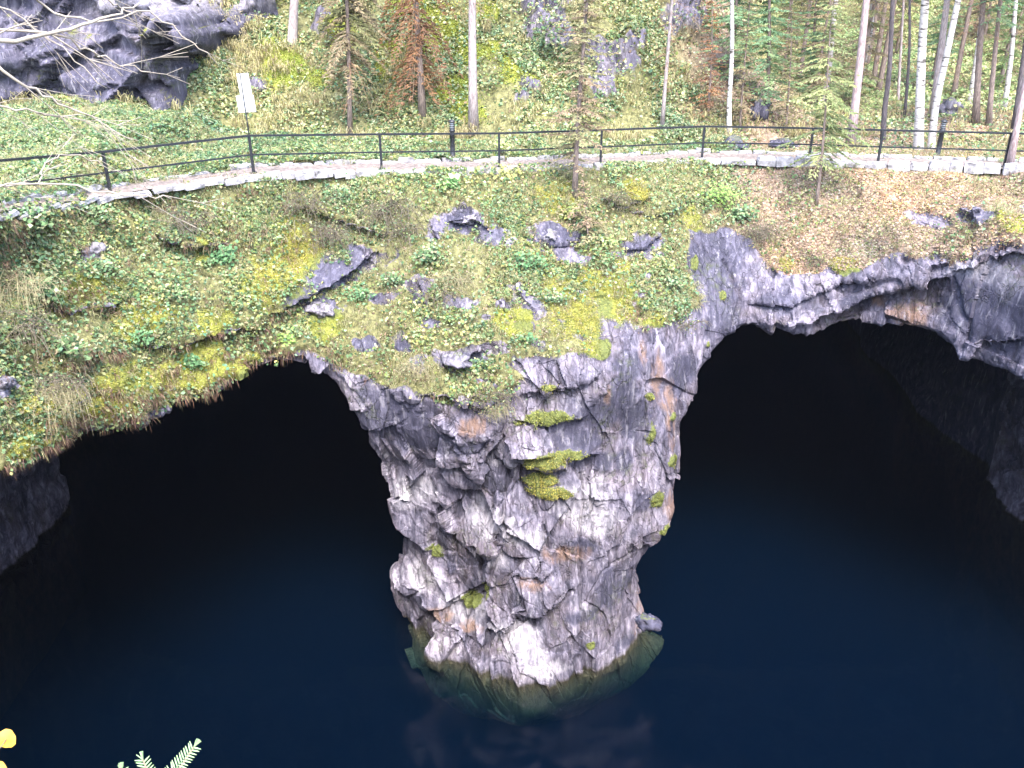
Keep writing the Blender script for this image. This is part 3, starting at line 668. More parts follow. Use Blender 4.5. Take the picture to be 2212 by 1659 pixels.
heightgrid('near_bank', np.arange(-30, 30.1, .5), np.concatenate([np.arange(-30, -1, 1.5), np.arange(-1, 9.5, .25)]), bankz, M['rock'], 'leafy edge of the viewpoint on the near side of the quarry', dict(veg=1, moss=.2, rust=0, dark=0, pale=0))
# side walls of the quarry, outside the frame
for sx_, lab in ((-1, 'west quarry wall beyond the picture edge'), (1, 'east quarry wall beyond the picture edge')):
    yy = np.arange(-4, 31, .8); zz = np.arange(-6, 14.6, .7); a, b = np.meshgrid(yy, zz, indexing='ij'); xx = sx_ * (19.6 + 1.6 * np.abs(a - 14) / 10 * 0 + .7 * np.sin(a * .8 + b * .5) + .35 * (b + 4) * .3)
    v = np.stack([xx.ravel(), a.ravel(), b.ravel()], 1); v[:, 0] += facets(v, 2.2, M1, 950)[0] * .8; i = np.arange(a.size).reshape(a.shape); q = np.stack([i[:-1, :-1].ravel(), i[1:, :-1].ravel(), i[1:, 1:].ravel(), i[:-1, 1:].ravel()], 1)
    zz_ = np.zeros(len(v)); o = link('quarry_wall', mesh_np('quarry_wall', v, q, M['rock'], False, dict(veg=zz_, moss=zz_, rust=zz_, dark=zz_ + .4, pale=zz_))); tag(o, lab, kind='structure')
# water : surface sheet and the body of water as a closed box with absorbing, faintly scattering volume
m, t = nmat('quarry_water'); k = NT(t)
co = k.n('NewGeometry').outputs['Position']
fr = k.n('Fresnel'); fr.inputs['IOR'].default_value = 1.33
gl = k.n('BsdfGlossy'); gl.inputs['Roughness'].default_value = .03; tp = k.n('BsdfTransparent'); mx = k.n('MixShader')
bp = k.n('Bump'); bp.inputs['Strength'].default_value = .12; bp.inputs['Distance'].default_value = .05; k.l(k.noise(co, 1.6, 3), bp.inputs['Height']); k.l(bp.outputs[0], gl.inputs['Normal'])
k.l(fr.outputs[0], mx.inputs[0]); k.l(tp.outputs[0], mx.inputs[1]); k.l(gl.outputs[0], mx.inputs[2])
pv = k.n('VolumePrincipled'); pv.inputs['Color'].default_value = (.0012, .0064, .0155, 1); pv.inputs['Density'].default_value = .85; pv.inputs['Absorption Color'].default_value = (.02, .35, .50, 1)
k.out(mx.outputs[0], pv.outputs[0]); M['water'] = m
mb = MB(); mb.box((0, 30, -5.5), (49, 48, 5.5)); wat = mb.build('water', m, None, False); tag(wat, 'still deep blue quarry lake running into both caves', kind='structure')

# ------------------------------------------------------------------ scattering
def tri_scatter(V, Q, w, n, seed):
    r = np.random.default_rng(seed); a, b, c, d = V[Q[:, 0]], V[Q[:, 1]], V[Q[:, 2]], V[Q[:, 3]]
    area = np.linalg.norm(np.cross(c - a, d - b), axis=1) * .5 * w[Q].mean(1); cs = np.cumsum(area)
    n = int(n); f_ = np.searchsorted(cs, r.random(n) * cs[-1]); u, v = r.random((2, n))
    u = u[:, None]; v = v[:, None]; f_ = np.minimum(f_, len(Q) - 1)
    p = (a[f_] * (1 - u) + b[f_] * u) * (1 - v) + (d[f_] * (1 - u) + c[f_] * u) * v
    return p, f_
def unit(a): return a / (np.linalg.norm(a, axis=1, keepdims=True) + 1e-9)
def leaves(p, nrm, size, r, tiltk=.7, cols=None, aspect=.75, kite=True):
    """folded leaf: 4 corners around a midrib"""
    n = len(p); nn = unit(nrm + r.normal(0, tiltk, (n, 3))); t = unit(np.cross(nn, r.normal(0, 1, (n, 3)))); b = np.cross(nn, t)
    s = size[:, None]; v = np.empty((n, 4, 3))
    v[:, 0] = p - t * s * .5; v[:, 1] = p + b * s * aspect * .5 + nn * s * .12 - t * s * .05; v[:, 2] = p + t * s * .5 - nn * s * .1; v[:, 3] = p - b * s * aspect * .5 + nn * s * .12 - t * s * .05
    return v.reshape(-1, 3), np.arange(n * 4).reshape(n, 4), np.repeat(cols, 4, 0)
def pick(r, pal, n, jit=.18):
    pal = np.array(pal); c = pal[r.integers(0, len(pal), n)]; return np.clip(c * (1 + r.normal(0, jit, (n, 1))), .005, .95)
GREEN = [(.10, .18, .08), (.14, .24, .11), (.19, .30, .15), (.08, .14, .06), (.25, .34, .17), (.33, .39, .22), (.12, .23, .14), (.42, .43, .26), (.05, .09, .04), (.23, .34, .22), (.30, .26, .17)]
OLIVE = [(.28, .31, .10), (.20, .25, .08), (.40, .38, .17), (.14, .17, .06), (.46, .42, .24), (.28, .20, .13), (.12, .13, .05)]
TAN = [(.44, .31, .25), (.52, .38, .31), (.34, .24, .20), (.54, .45, .28), (.60, .49, .42), (.24, .17, .13), (.46, .29, .22), (.42, .38, .19), (.38, .28, .24)]
BROWN = [(.22, .13, .09), (.30, .17, .11), (.35, .24, .15), (.16, .1, .08)]
def cover(name, V, Q, w, n, seed, pal, size, hgt, tiltk, label, cat, mat='leaf', clump=1.0, aspect=.75):
    r = np.random.default_rng(seed); wn = w * np.clip(.5 + clump * fbm(V * .9, 3, seed), .10, 2) ** 1.5
    p, fi = tri_scatter(V, Q, wn, n, seed)
    nn = np.cross(V[Q[fi, 2]] - V[Q[fi, 0]], V[Q[fi, 3]] - V[Q[fi, 1]]); nn = unit(nn)
    hh = hgt * np.clip(.5 + 1.1 * fbm(p * 1.4, 3, seed + 3), .02, 2) * r.random(len(p)) ** .7
    up = unit(nn + np.array([0, -.15, .6])); p = p + up * hh[:, None]
    toc = unit(np.array([0, 0, 1.0])[None] * .8 + nn * .7)
    hue = fbm(p * .8, 2, seed + 5); c = pick(r, pal, len(p)); c = c * (1 + .35 * hue[:, None] * np.array([1.2, .7, .4]))
    s = size * (.55 + .9 * r.random(len(p)))
    v, q, cc = leaves(p, toc, s, r, tiltk, c, aspect)
    o = link(name, mesh_np(name, v, q, M[mat], False, None, cc)); tag(o, label, cat, kind='stuff'); return o
def blades(name, V, Q, w, n, seed, pal, length, wid, droop, label, cat, clump=True, lean=(0, -.3, .9)):
    r = np.random.default_rng(seed); k_ = 9
    p, fi = tri_scatter(V, Q, w, n // k_, seed); p = np.repeat(p, k_, 0); fi = np.repeat(fi, k_); n = len(p); p = p + r.normal(0, .06, (n, 3)) * np.array([1, 1, .3])
    nn = unit(np.cross(V[Q[fi, 2]] - V[Q[fi, 0]], V[Q[fi, 3]] - V[Q[fi, 1]])); d0 = unit(nn * .8 + np.array(lean) + r.normal(0, .38, (n, 3)))
    L = (length * (.5 + .8 * r.random(n)))[:, None]; out = unit(nn + r.normal(0, .5, (n, 3))); dn = np.array([0, 0, -1.0])
    side = unit(np.cross(d0, r.normal(0, 1, (n, 3)))) * (wid * (.6 + .8 * r.random(n)))[:, None]
    a = p; b = p + d0 * L * .5; c = b + unit(d0 * .8 + out * .4 + dn * droop * .6) * L * .35; d = c + unit(out * .4 + dn * droop) * L * .3
    v = np.stack([a - side, a + side, b - side * .9, b + side * .9, c - side * .7, c + side * .7, d - side * .2, d + side * .2], 1)
    i = np.arange(n)[:, None] * 8; q = np.concatenate([i + np.array([0, 1, 3, 2]), i + np.array([2, 3, 5, 4]), i + np.array([4, 5, 7, 6])])
    cc = np.repeat(pick(r, pal, n, .2), 8, 0)
    o = link(name, mesh_np(name, v.reshape(-1, 3), q, M['grass'], False, None, cc)); tag(o, label, cat, kind='stuff'); return o
px_, py_ = V[:, 0] / np.maximum(V[:, 1], 1), 0
inview = (np.abs(px_) < .66)
onpath = np.abs(V[:, 1] - kerb_y(V[:, 0]) - .36) < .60 + .25 * fbm(V * 1.2, 2, 99) - .35 * sstep(-7, -9, V[:, 0])
onpath = onpath & (V[:, 2] > kerb_z(V[:, 0]) - .35)
base = veg * inview * (1 - onpath)
leftw = sstep(-4.2, -5.2, V[:, 0]); rightw = sstep(5.5, 8, V[:, 0]); midw = (1 - leftw) * (1 - rightw)
nomoss = 1 - .8 * moss
cover('ground_cover', V, Q, base * nomoss * (leftw * 1.2 + midw * .7 + rightw * .10), 125000, 21, GREEN + OLIVE[:3], .088, .26, .6, 'green and yellowing low leaves spread over the slope below the path', 'ground cover', clump=1.1)
cover('fallen_leaves', V, Q, base * (rightw * 1.4 + .16 * midw + .05 * leftw), 70000, 22, TAN + TAN + BROWN + OLIVE[:2], .065, .025, .35, 'tan and yellow fallen leaves strewn over the right hand slope', 'fallen leaves', clump=.5)
cover('moss_tufts', V, Q, moss ** 1.3 * inview * (.06 + veg * .94 + .5 * (np.abs(V[:, 0] - 1.1) < 1.2) * (V[:, 2] > 5)) * (V[:, 2] > .3), 60000, 23, [(.38, .36, .08), (.28, .28, .05), (.44, .40, .13), (.20, .21, .05), (.34, .32, .13)], .036, .05, .9, 'bright yellow-green moss cushions on the cliff ledges', 'moss', 'mossm', .4, .5)
blades('dry_grass', V, Q, base * (.5 + .9 * sstep(.1, .4, fbm(V * .8, 3, 91))) * (leftw * .7 + midw * 1.2 + rightw * .35), 84000, 24, [(.40, .37, .19), (.34, .35, .17), (.50, .45, .29), (.26, .29, .13), (.34, .28, .20)], 0.22, .0042, 1.1, 'thin straw-coloured grass hanging over the slope and its ledges', 'grass')
rimz = base * sstep(.55, .15, np.abs(vreg + .2)) + base * sstep(.25, -.1, N[:, 2])
blades('hanging_grass', V, Q, rimz * (leftw * 1.2 + midw * .6 + rightw * .3) * sstep(-.1, .25, fbm(V * 1.1, 3, 95)) + .9 * base * leftw * sstep(.45, .15, N[:, 2]), 26000, 25, [(.16, .095, .075), (.26, .21, .12), (.12, .07, .06), (.20, .12, .09)], .22, .006, 1.6, 'brown and olive stems hanging in fringes above the cave rim', 'grass', lean=(0, -.6, -.1))
hview = (np.abs(HV[:, 0] / HV[:, 1]) < .68) & (HV[:, 1] < 62) & (HV[:, 2] < 22)
hr = sstep(5.5, 9, HV[:, 0]); hf = np.exp(-((HV[:, 1] - 30) / 18) ** 2)
hd = hview * hveg * hf
cover('hillside_leaves', HV, HQ, hd * (1 - .88 * hr) * (1 - .8 * hmoss), 120000, 31, GREEN + OLIVE + [(.46, .47, .28), (.38, .46, .27), (.42, .44, .3), (.34, .43, .27)], .115, .30, .6, 'pale green and yellow undergrowth covering the steep bank behind the path', 'undergrowth', clump=1.3)
cover('forest_floor_leaves', HV, HQ, hview * hr * np.exp(-np.clip(HV[:, 1] - 30, 0, None) / 12), 85000, 32, TAN + TAN + BROWN + OLIVE[:2] + GREEN[3:5], .09, .06, .4, 'pinkish fallen leaves on the flat forest floor behind the railing', 'fallen leaves', clump=.6)
bush = sstep(9, 12, HV[:, 0]) * sstep(35.5, 40, HV[:, 1]) * sstep(75, 62, HV[:, 1]) * (HV[:, 0] / HV[:, 1] < .68)
cover('forest_shrubs', HV, HQ, bush + .0005, 90000, 33, [(.32, .42, .18), (.42, .48, .24), (.26, .36, .17), (.5, .5, .28), (.36, .38, .22)], .14, 1.5, .7, 'light yellow-green shrubs under the trees far on the right', 'undergrowth', clump=1.5)
cover('moss_on_bank', HV, HQ, hmoss * hview, 26000, 34, [(.32, .36, .07), (.26, .31, .05), (.40, .41, .11)], .07, .08, .8, 'bright moss patches on the steep bank behind the path', 'moss', 'mossm', .4, .5)
blades('bank_grass', HV, HQ, hd * (1 - hr * .5) * sstep(0, .4, fbm(HV * .7, 2, 92)), 24000, 35, [(.45, .40, .22), (.36, .34, .15), (.3, .24, .15), (.5, .44, .28)], .5, .010, 1.0, 'straw grass and dead stems drooping on the bank behind the path', 'grass')
cover('path_litter', V, Q, topz * inview * onpath, 9000, 38, TAN + OLIVE[:2], .07, .02, .3, 'leaf litter lying between the kerb stones', 'fallen leaves', clump=.8)
# shelf leaves (path side bank on the left, behind the rail)
shelf = topz * inview * (1 - onpath)
cover('verge_leaves', V, Q, shelf * (V[:, 1] > kerb_y(V[:, 0]) + .5) * (1 - .9 * rightw), 36000, 36, GREEN + OLIVE[:2], .10, .30, .6, 'leafy green weeds on the verge between the railing and the bank', 'weeds', clump=1.2)
cover('verge_litter', V, Q, shelf * (V[:, 1] > kerb_y(V[:, 0]) + .3) * (rightw * 1.4 + .3), 34000, 37, TAN + OLIVE[:2], .08, .03, .4, 'fallen leaves on the verge behind the railing', 'fallen leaves', clump=.4)

# ------------------------------------------------------------------ railing
rail = empty('railing', POST_W[0]); tag(rail, 'black two-rail steel railing along the stone edged path', 'railing')
def addp(mb, name, mat, parent, smooth=False):
    o = mb.build(name, mat, parent, smooth)
    o.location = -parent.matrix_world.translation if False else Vector((0, 0, 0)) - Vector(parent.location); return o
for i, p in enumerate(POST_W):
    mb = MB(); mb.box((p.x, p.y, p.z + .44), (.032, .032, .56)); mb.box((p.x, p.y, p.z + .02), (.08, .08, .012)); addp(mb, 'post', M['black'], rail)
def rod(a, b, r, name, parent, mat, sides=4):
    mb = MB(); mb.tube([a, b], r, sides); return addp(mb, name, mat, parent)
for i in range(len(POST_W) - 1):
    a, b = POST_W[i], POST_W[i + 1]
    mb = MB(); d = (b - a); L = d.length; q = d.to_track_quat('X', 'Z').to_matrix()
    mb.box((a + b) / 2 + Vector((0, 0, 1.0)), (L / 2 + .02, .028, .026), q); addp(mb, 'top_rail', M['black'], rail)
    mb = MB(); mb.box((a + b) / 2 + Vector((0, -.002, .50)), (L / 2 + .02, .018, .020), q); addp(mb, 'lower_rail', M['black'], rail)
# ------------------------------------------------------------------ kerbs, each stone its own piece
def stone_mesh(seed):
    r = random.Random(seed); v = []; f_ = []
    for zc, s in ((0, 1), (.10, 1.02), (.16, .93)):
        for (x, y) in ((-.5, -.5), (0, -.56), (.5, -.5), (.53, 0), (.5, .5), (0, .53), (-.5, .5), (-.53, 0)):
            v.append((x * s + r.uniform(-.05, .05), y * s + r.uniform(-.06, .06), zc + r.uniform(-.012, .012)))
    v.append((0, 0, .175))
    for l in (0, 1):
        for k_ in range(8): f_.append((l * 8 + k_, l * 8 + (k_ + 1) % 8, l * 8 + 8 + (k_ + 1) % 8, l * 8 + 8 + k_))
    for k_ in range(8): f_.append((16 + k_, 16 + (k_ + 1) % 8, 24))
    me = bpy.data.meshes.new('stone'); me.from_pydata(v, [], f_); me.materials.append(M['stone']); return me
SM = [stone_mesh(s) for s in range(14)]
def kerb(off, label, seed, zoff=0, hs=1.0):
    r = random.Random(seed); root = empty('stone_kerb', (0, float(kerb_y(0)) + off, float(kerb_z(0)))); tag(root, label, 'kerb', 'stone kerbs of the path')
    line = [Vector((float(x), float(kerb_y(x)) + off, float(kerb_z(x)))) for x in np.arange(-12.2, 17.5, .05)]
    # resample by arc length
    pts = [line[0]]; acc = 0; nextl = .4
    for a, b in zip(line[:-1], line[1:]):
        acc += (b - a).length
        if acc >= nextl: pts.append(b); acc = 0; nextl = r.uniform(.26, .62)
    for a, b in zip(pts[:-1], pts[1:]):
        o = link('stone', random.choice(SM), root); d = b - a; mid = (a + b) / 2
        o.location = mid - root.location + Vector((r.uniform(-.03, .03), r.uniform(-.04, .04), -.08 + zoff + r.uniform(-.03, .02)))
        o.rotation_euler = (r.uniform(-.08, .08), r.uniform(-.06, .06), math.atan2(d.y, d.x) + r.uniform(-.08, .08)); L = math.hypot(d.x, d.y)
        o.scale = (L * r.uniform(.88, 1.0), r.uniform(.17, .25), r.uniform(.75, 1.15) * hs * (.6 if mid.x < -8 else 1.55 if (mid.x > 7.5 and off < 0) else 1))
kerb(-.36, 'near row of pale rough stones edging the path above the slope', 3, -.02, 1.1)
kerb(1.05, 'far row of pale rough stones edging the path, behind the railing', 4, .02, 1.0)
pth = MB(); lp = [float(x) for x in np.arange(-12.2, 17.5, .4)]
pv_ = []; 
for x in lp:
    for o_ in (-.28, .98): pv_.append((x, float(kerb_y(x)) + o_, float(kerb_z(x)) + .012))
pf = [(2 * i, 2 * i + 2, 2 * i + 3, 2 * i + 1) for i in range(len(lp) - 1)]
M['gravel'] = simple('path_grit', (.19, .155, .14), .95, .6, 9, 0, .02)
me = bpy.data.meshes.new('path'); me.from_pydata(pv_, [], pf); me.materials.append(M['gravel']); tag(link('path', me), 'narrow gritty path strip between the two stone kerbs', kind='structure')

# ------------------------------------------------------------------ bollard lamps and sign
def lamp(px, pyb, pyt, label):
    y = float(kerb_y(P(px, pyb, 27.5).x)) + 1.45; b = P(px, pyb, y); zg = float(kerb_z(b.x)); b.z = zg - .05
    d = ray(px, pyt); ht = CAMZ + d.z * (y / d.y) - b.z
    e = empty('bollard_lamp', b); tag(e, label, 'lamp', 'bollard lamps beside the path')
    MB().lathe([(.10, 0), (.10, .05), (.075, .07), (.075, ht - .36), (.095, ht - .35), (.095, ht - .30)]).build('post', M['black'], e)
    M.setdefault('glass', simple('frosted_lamp_glass', (.55, .57, .6), .25, .1, 5))
    MB().lathe([(.06, ht - .298), (.06, ht - .09)]).build('lamp_glass', M['glass'], e)
    for q in range(3): MB().lathe([(.085, ht - .27 + q * .06), (.10, ht - .262 + q * .06), (.085, ht - .245 + q * .06)]).build('louvre', M['black'], e)
    MB().lathe([(.105, ht - .088), (.10, ht - .05), (.03, ht)]).build('cap', M['black'], e)
lamp(978, 335, 258, 'black bollard lamp with pale capped head beside the straight grey trunk')
lamp(2027, 325, 258, 'black bollard lamp standing beside the twin birches at right')
b = POST_W[2] + Vector((.02, .05, 0)); dtop = ray(518, 158); ztop = CAMZ + dtop.z * (b.y / dtop.y)
e = empty('signpost', b); tag(e, 'two blank white boards one above the other on a thin black post', 'sign')
xt = dtop.x * (b.y / dtop.y) - b.x; hts = ztop - b.z
MB().tube([(0, 0, 0), (xt, 0, hts + .01)], .018, 8).build('post', M['black'], e)
def board(x0, x1, y0_, y1_, dy):
    c0 = P(x0, y0_, b.y - .02); c1 = P(x1, y1_, b.y - .02); c = (c0 + c1) / 2 - b
    mb = MB(); mb.box((c.x, .03 + dy, c.z), (abs(c1.x - c0.x) / 2, .006, abs(c1.z - c0.z) / 2), Matrix.Rotation(R(-3.5), 3, 'Y')); mb.build('board', M['white'], e, False)
board(511, 542, 159, 206, 0); board(509, 551, 207, 243, .016)

# ------------------------------------------------------------------ trees
def spray(v, q, c, a, d, L, wid, r, col, n=None):
    """one needled twig: two crossed narrow strips"""
    d = Vector(d).normalized(); s = d.cross(Vector((r.uniform(-1, 1), r.uniform(-1, 1), r.uniform(-1, 1)))); s.normalize(); s2 = d.cross(s)
    e_ = Vector(a) + d * L + Vector((0, 0, -.12 * L)); m = Vector(a) + d * L * .5
    for w in ((s,) if wid < .02 else (s, s2)):
        n0 = len(v); v += [tuple(Vector(a) - w * wid * .3), tuple(Vector(a) + w * wid * .3), tuple(m + w * wid * .5), tuple(e_), tuple(m - w * wid * .5)]
        q += [(n0, n0 + 1, n0 + 2), (n0, n0 + 2, n0 + 4), (n0 + 4, n0 + 2, n0 + 3)]; c += [col] * 5
def spruce_parts(hgt, r0, crown0, rad, seed, green, dens=1.0, lean=(0, 0), dead0=0, dead_col=BROWN, topk=1.0, droop=.35, gap=.33, bark_='bark_spruce', twig=.28, nw=.036):
    """returns trunk mesh, crown mesh, dead branch mesh (or None)"""
    r = random.Random(seed); npt = 10; tr = []
    for i in range(npt + 1):
        t_ = i / npt; tr.append(Vector((lean[0] * t_ * hgt + math.sin(t_ * 5 + seed) * r0 * .7, lean[1] * t_ * hgt, t_ * hgt)))
    rr = [r0 * (1.25 if i == 0 else 1) * (1 - .93 * (i / npt) ** .9) + .004 for i in range(npt + 1)]
    tm = MB().tube(tr, rr, 9).mesh('trunk', M[bark_])
    def at(z):
        t_ = max(0, min(.9999, z / hgt)) * npt; i = int(t_); return tr[i].lerp(tr[i + 1], t_ - i)
    v, q, c = [], [], []; dv_, dq_, dc = [], [], []
    z = crown0
    while z < hgt * .985:
        t_ = (z - crown0) / (hgt - crown0); L0 = rad * (1 - t_ * topk) ** .8 * min(1, .55 + t_ * 3) + .08
        for b_ in range(int(r.uniform(4, 7) * dens + .5)):
            az = r.uniform(0, 6.283); L = L0 * r.uniform(.6, 1.1); el = .25 * t_ - droop * (1 - t_) * .6
            p = at(z + r.uniform(-.1, .1)); d = Vector((math.cos(az), math.sin(az), el)); ns = max(3, int(L / .13)); col0 = random.Random(seed + b_ + int(z * 10)).choice(green)
            prev = p.copy()
            for s in range(1, ns + 1):
                f_ = s / ns; cur = p + d * L * f_ + Vector((0, 0, -droop * L * f_ * f_ * .7 + .18 * L * f_ ** 4))
                n0 = len(v); w = Vector((-d.y, d.x, 0)) * (.012 * (1 - f_) + .005); v += [tuple(prev - w), tuple(prev + w), tuple(cur + w * .7), tuple(cur - w * .7)]; q += [(n0, n0 + 1, n0 + 2), (n0, n0 + 2, n0 + 3)]; c += [(.22, .16, .12)] * 4
                for sd_ in (-1, 1):
                    tl = twig * L0 ** .5 * (1 - .55 * f_) * r.uniform(.6, 1.15); td = Vector((d.x * .75 - sd_ * d.y * .8, d.y * .75 + sd_ * d.x * .8, r.uniform(-.45, .05)))
                    k_ = r.uniform(.7, 1.3); spray(v, q, c, prev.lerp(cur, r.random()), td, tl, nw, r, tuple(min(1, x * k_) for x in col0))
                    if tl > .16:
                        mid_ = prev + td.normalized() * tl * .55
                        for s2 in (-1, 1): spray(v, q, c, mid_, Vector((td.x + s2 * td.y * .6, td.y - s2 * td.x * .6, td.z - .25)), tl * .5, nw * .85, r, tuple(min(1, x * k_) for x in col0))
                prev = cur
        z += gap * r.uniform(.7, 1.3) * (1 - .4 * t_)
    cm = mesh_np('crown', v, q, M['needle'], False, None, np.array(c)) if v else None
    z = dead0
    while dead0 and z < crown0 + .2:
        for b_ in range(int(r.uniform(2, 5))):
            az = r.uniform(0, 6.283); L = rad * r.uniform(.35, .9) * min(1, .5 + (z - dead0) / 3); p = at(z); d = Vector((math.cos(az), math.sin(az), r.uniform(-.25, .1)))
            ns = max(3, int(L / .18)); prev = p
            for s in range(1, ns + 1):
                f_ = s / ns; cur = p + d * L * f_ + Vector((0, 0, -droop * 1.2 * L * f_ * f_)); n0 = len(dv_); w = Vector((-d.y, d.x, 0)) * (.011 * (1 - f_) + .004); u_ = Vector((0, 0, .009))
                dv_ += [tuple(prev - w), tuple(prev + w), tuple(cur + w * .7), tuple(cur - w * .7)]; dq_ += [(n0, n0 + 1, n0 + 2), (n0, n0 + 2, n0 + 3)]; dc += [dead_col[0]] * 4
                for sd_ in (-1, 1): spray(dv_, dq_, dc, prev.lerp(cur, r.random()), Vector((d.x * .7 - sd_ * d.y, d.y * .7 + sd_ * d.x, r.uniform(-.5, .1))), r.uniform(.12, .35) * (1 - .5 * f_), .016, r, r.choice(dead_col))
                prev = cur
        z += .28 * r.uniform(.7, 1.4)
    dm = mesh_np('dead_branches', dv_, dq_, M['needle'], False, None, np.array(dc)) if dv_ else None
    return tm, cm, dm
def plant_tree(name, loc, parts, label, cat, group=None, rz=0, sc=1):
    e = empty(name, loc); e.rotation_euler.z = rz; e.scale = (sc, sc, sc); tag(e, label, cat, group)
    for nm, me in zip(('trunk', 'crown', 'dead_branches'), parts):
        if me:
            q = link(nm, me, e)
            if nm != 'trunk': q['kind'] = 'stuff'
    return e
def ground_at(px, py):
    d = ray(px, py).normalized(); o = Vector((0, 0, CAMZ)); best = None
    for bv in (bvh, hbvh):
        h = bv.ray_cast(o, d)
        if h[0] is not None and (best is None or h[3] < best[1]): best = (h[0], h[3])
    return best[0] if best else hit_plane(px, py)
def zat(x, y):
    best = -99
    for bv in (bvh, hbvh):
        h = bv.ray_cast(Vector((x, y, 40)), Vector((0, 0, -1)))
        if h[0] is not None: best = max(best, h[0].z)
    return best if best > -90 else float(H(np.array([x]), np.array([y]))[0])
def leanfor(p, pxt, pyt):
    """lean (per metre) so the trunk passes through a second sighted point, seen in its own depth plane"""
    d = ray(pxt, pyt); q = d * (p.y / d.y); dz = CAMZ + q.z - p.z; return ((q.x - p.x) / max(dz, .5), 0)
G1 = [(.16, .24, .10), (.20, .28, .12), (.24, .28, .15)]; G2 = [(.24, .32, .10), (.30, .38, .13), (.36, .42, .15)]; G3 = [(.20, .32, .19), (.24, .38, .22), (.28, .38, .20)]
GY = [(.32, .29, .17), (.38, .35, .20), (.34, .25, .18)]; RB = [(.30, .155, .085), (.36, .20, .11), (.26, .14, .09)]
GB = [(.27, .22, .15), (.24, .24, .12), (.34, .27, .17)]
def sp(px, py, pxt, pyt, hgt, r0, crown0, rad, seed, green, label, **kw):
    p = ground_at(px, py); p = p - Vector((0, 0, .15)); ln = leanfor(p, pxt, pyt); return plant_tree('spruce_tree', p, spruce_parts(hgt, r0, crown0, rad, seed, green, lean=ln, **kw), label, 'spruce tree')
sp(752, 290, 748, 20, 13, .085, 2.4, 1.6, 1, GB, 'slender spruce with brown drooping lower boughs behind the left railing', dens=.8, droop=.9, dead0=1.2, nw=.055, twig=.4)
sp(908, 252, 900, 10, 13, .13, 1.4, 1.9, 2, RB, 'rusty brown dead spruce with boughs sweeping down to the bank', dens=.6, droop=1.3, nw=.045, twig=.34, topk=.8)
sp(1022, 287, 1027, 5, 16, .165, 8, 1.8, 3, GB, 'straight grey spruce trunk just right of the bollard lamp', dead0=4.3, bark_='bark_grey', dens=.7)
sp(1245, 418, 1264, 5, 8.2, .085, 1.0, 1.35, 4, GY, 'sparse young spruce growing in front of the railing near the middle', dens=.9, droop=.3, dead0=.2, gap=.27, dead_col=GB)
sp(1433, 276, 1450, 5, 12, .07, 4.6, 1.2, 5, G3, 'thin pale trunk rising left of the white birch', dens=.5, dead0=1.5, bark_='bark_grey')
sp(1765, 440, 1790, 130, 5.8, .05, 1.5, 1.45, 6, [(.33, .36, .18), (.38, .40, .20), (.28, .33, .16)], 'light green young spruce standing in front of the railing at right', dens=.65, droop=.6, gap=.30, twig=.36, topk=.8)
sp(1272, 535, 1262, 410, 2.0, .025, .35, .75, 7, GY, 'little yellowed spruce sapling on the rock ledge below the path', dens=.9, gap=.16, droop=.2)
sp(1830, 318, 1872, 5, 15, .15, 9, 1.8, 8, G1, 'leaning pinkish pine trunk behind the light green young spruce', dead0=6, bark_='bark_pine', dens=.7)
sp(2178, 366, 2216, 190, 12, .10, 5.5, 1.2, 9, G1, 'pinkish grey trunk in front of the railing at the right edge', bark_='bark_pine', dens=.5)
sp(1600, 282, 1610, 120, 5.0, .045, .5, .95, 10, GB, 'small brownish spruce right of the first white birch', gap=.25, dens=.8)
sp(1700, 285, 1705, 150, 4.2, .045, .4, .9, 11, GB, 'small olive brown spruce left of the light green young spruce', gap=.25, dens=.8)
sp(1530, 250, 1535, 120, 4.5, .05, .4, .9, 12, RB, 'small reddish brown spruce left of the first white birch', gap=.25, dens=.8)
sp(1655, 235, 1660, 20, 8, .09, .6, 1.7, 13, G3, 'bushy bluish green spruce behind the small brown ones', gap=.26)
sp(1575, 180, 1590, 20, 8, .09, .6, 1.6, 14, G3, 'blue-green spruce on the slope just behind the first white birch', gap=.26)
sp(1752, 215, 1765, 20, 8, .09, .8, 1.6, 15, G3, 'blue-green spruce directly behind the light green young spruce', gap=.28)
sp(2110, 270, 2128, 20, 14, .13, 5, 1.8, 16, G1, 'brown mossy footed trunk right of the second bollard lamp', dead0=3, dens=.7)
sp(2140, 275, 2160, 20, 13, .10, 4, 1.6, 17, G3, 'second brown trunk right of the second bollard lamp, close beside the first', dead0=3, dens=.7)
sp(2020, 255, 2042, 5, 15, .15, 6, 1.7, 18, G1, 'thick greyish trunk between and behind the twin birches', dead0=4, bark_='bark_grey', dens=.7)
sp(2188, 290, 2215, 60, 13, .09, 4.5, 1.6, 19, G3, 'dark trunk behind the railing at the right edge', dead0=3.2, bark_='bark_dark', dens=.8)
sp(1250, 190, 1262, 20, 8, .06, 1.3, 1.1, 20, GY, 'thin yellowish spruce on the bank behind the sparse young one', dens=.6)
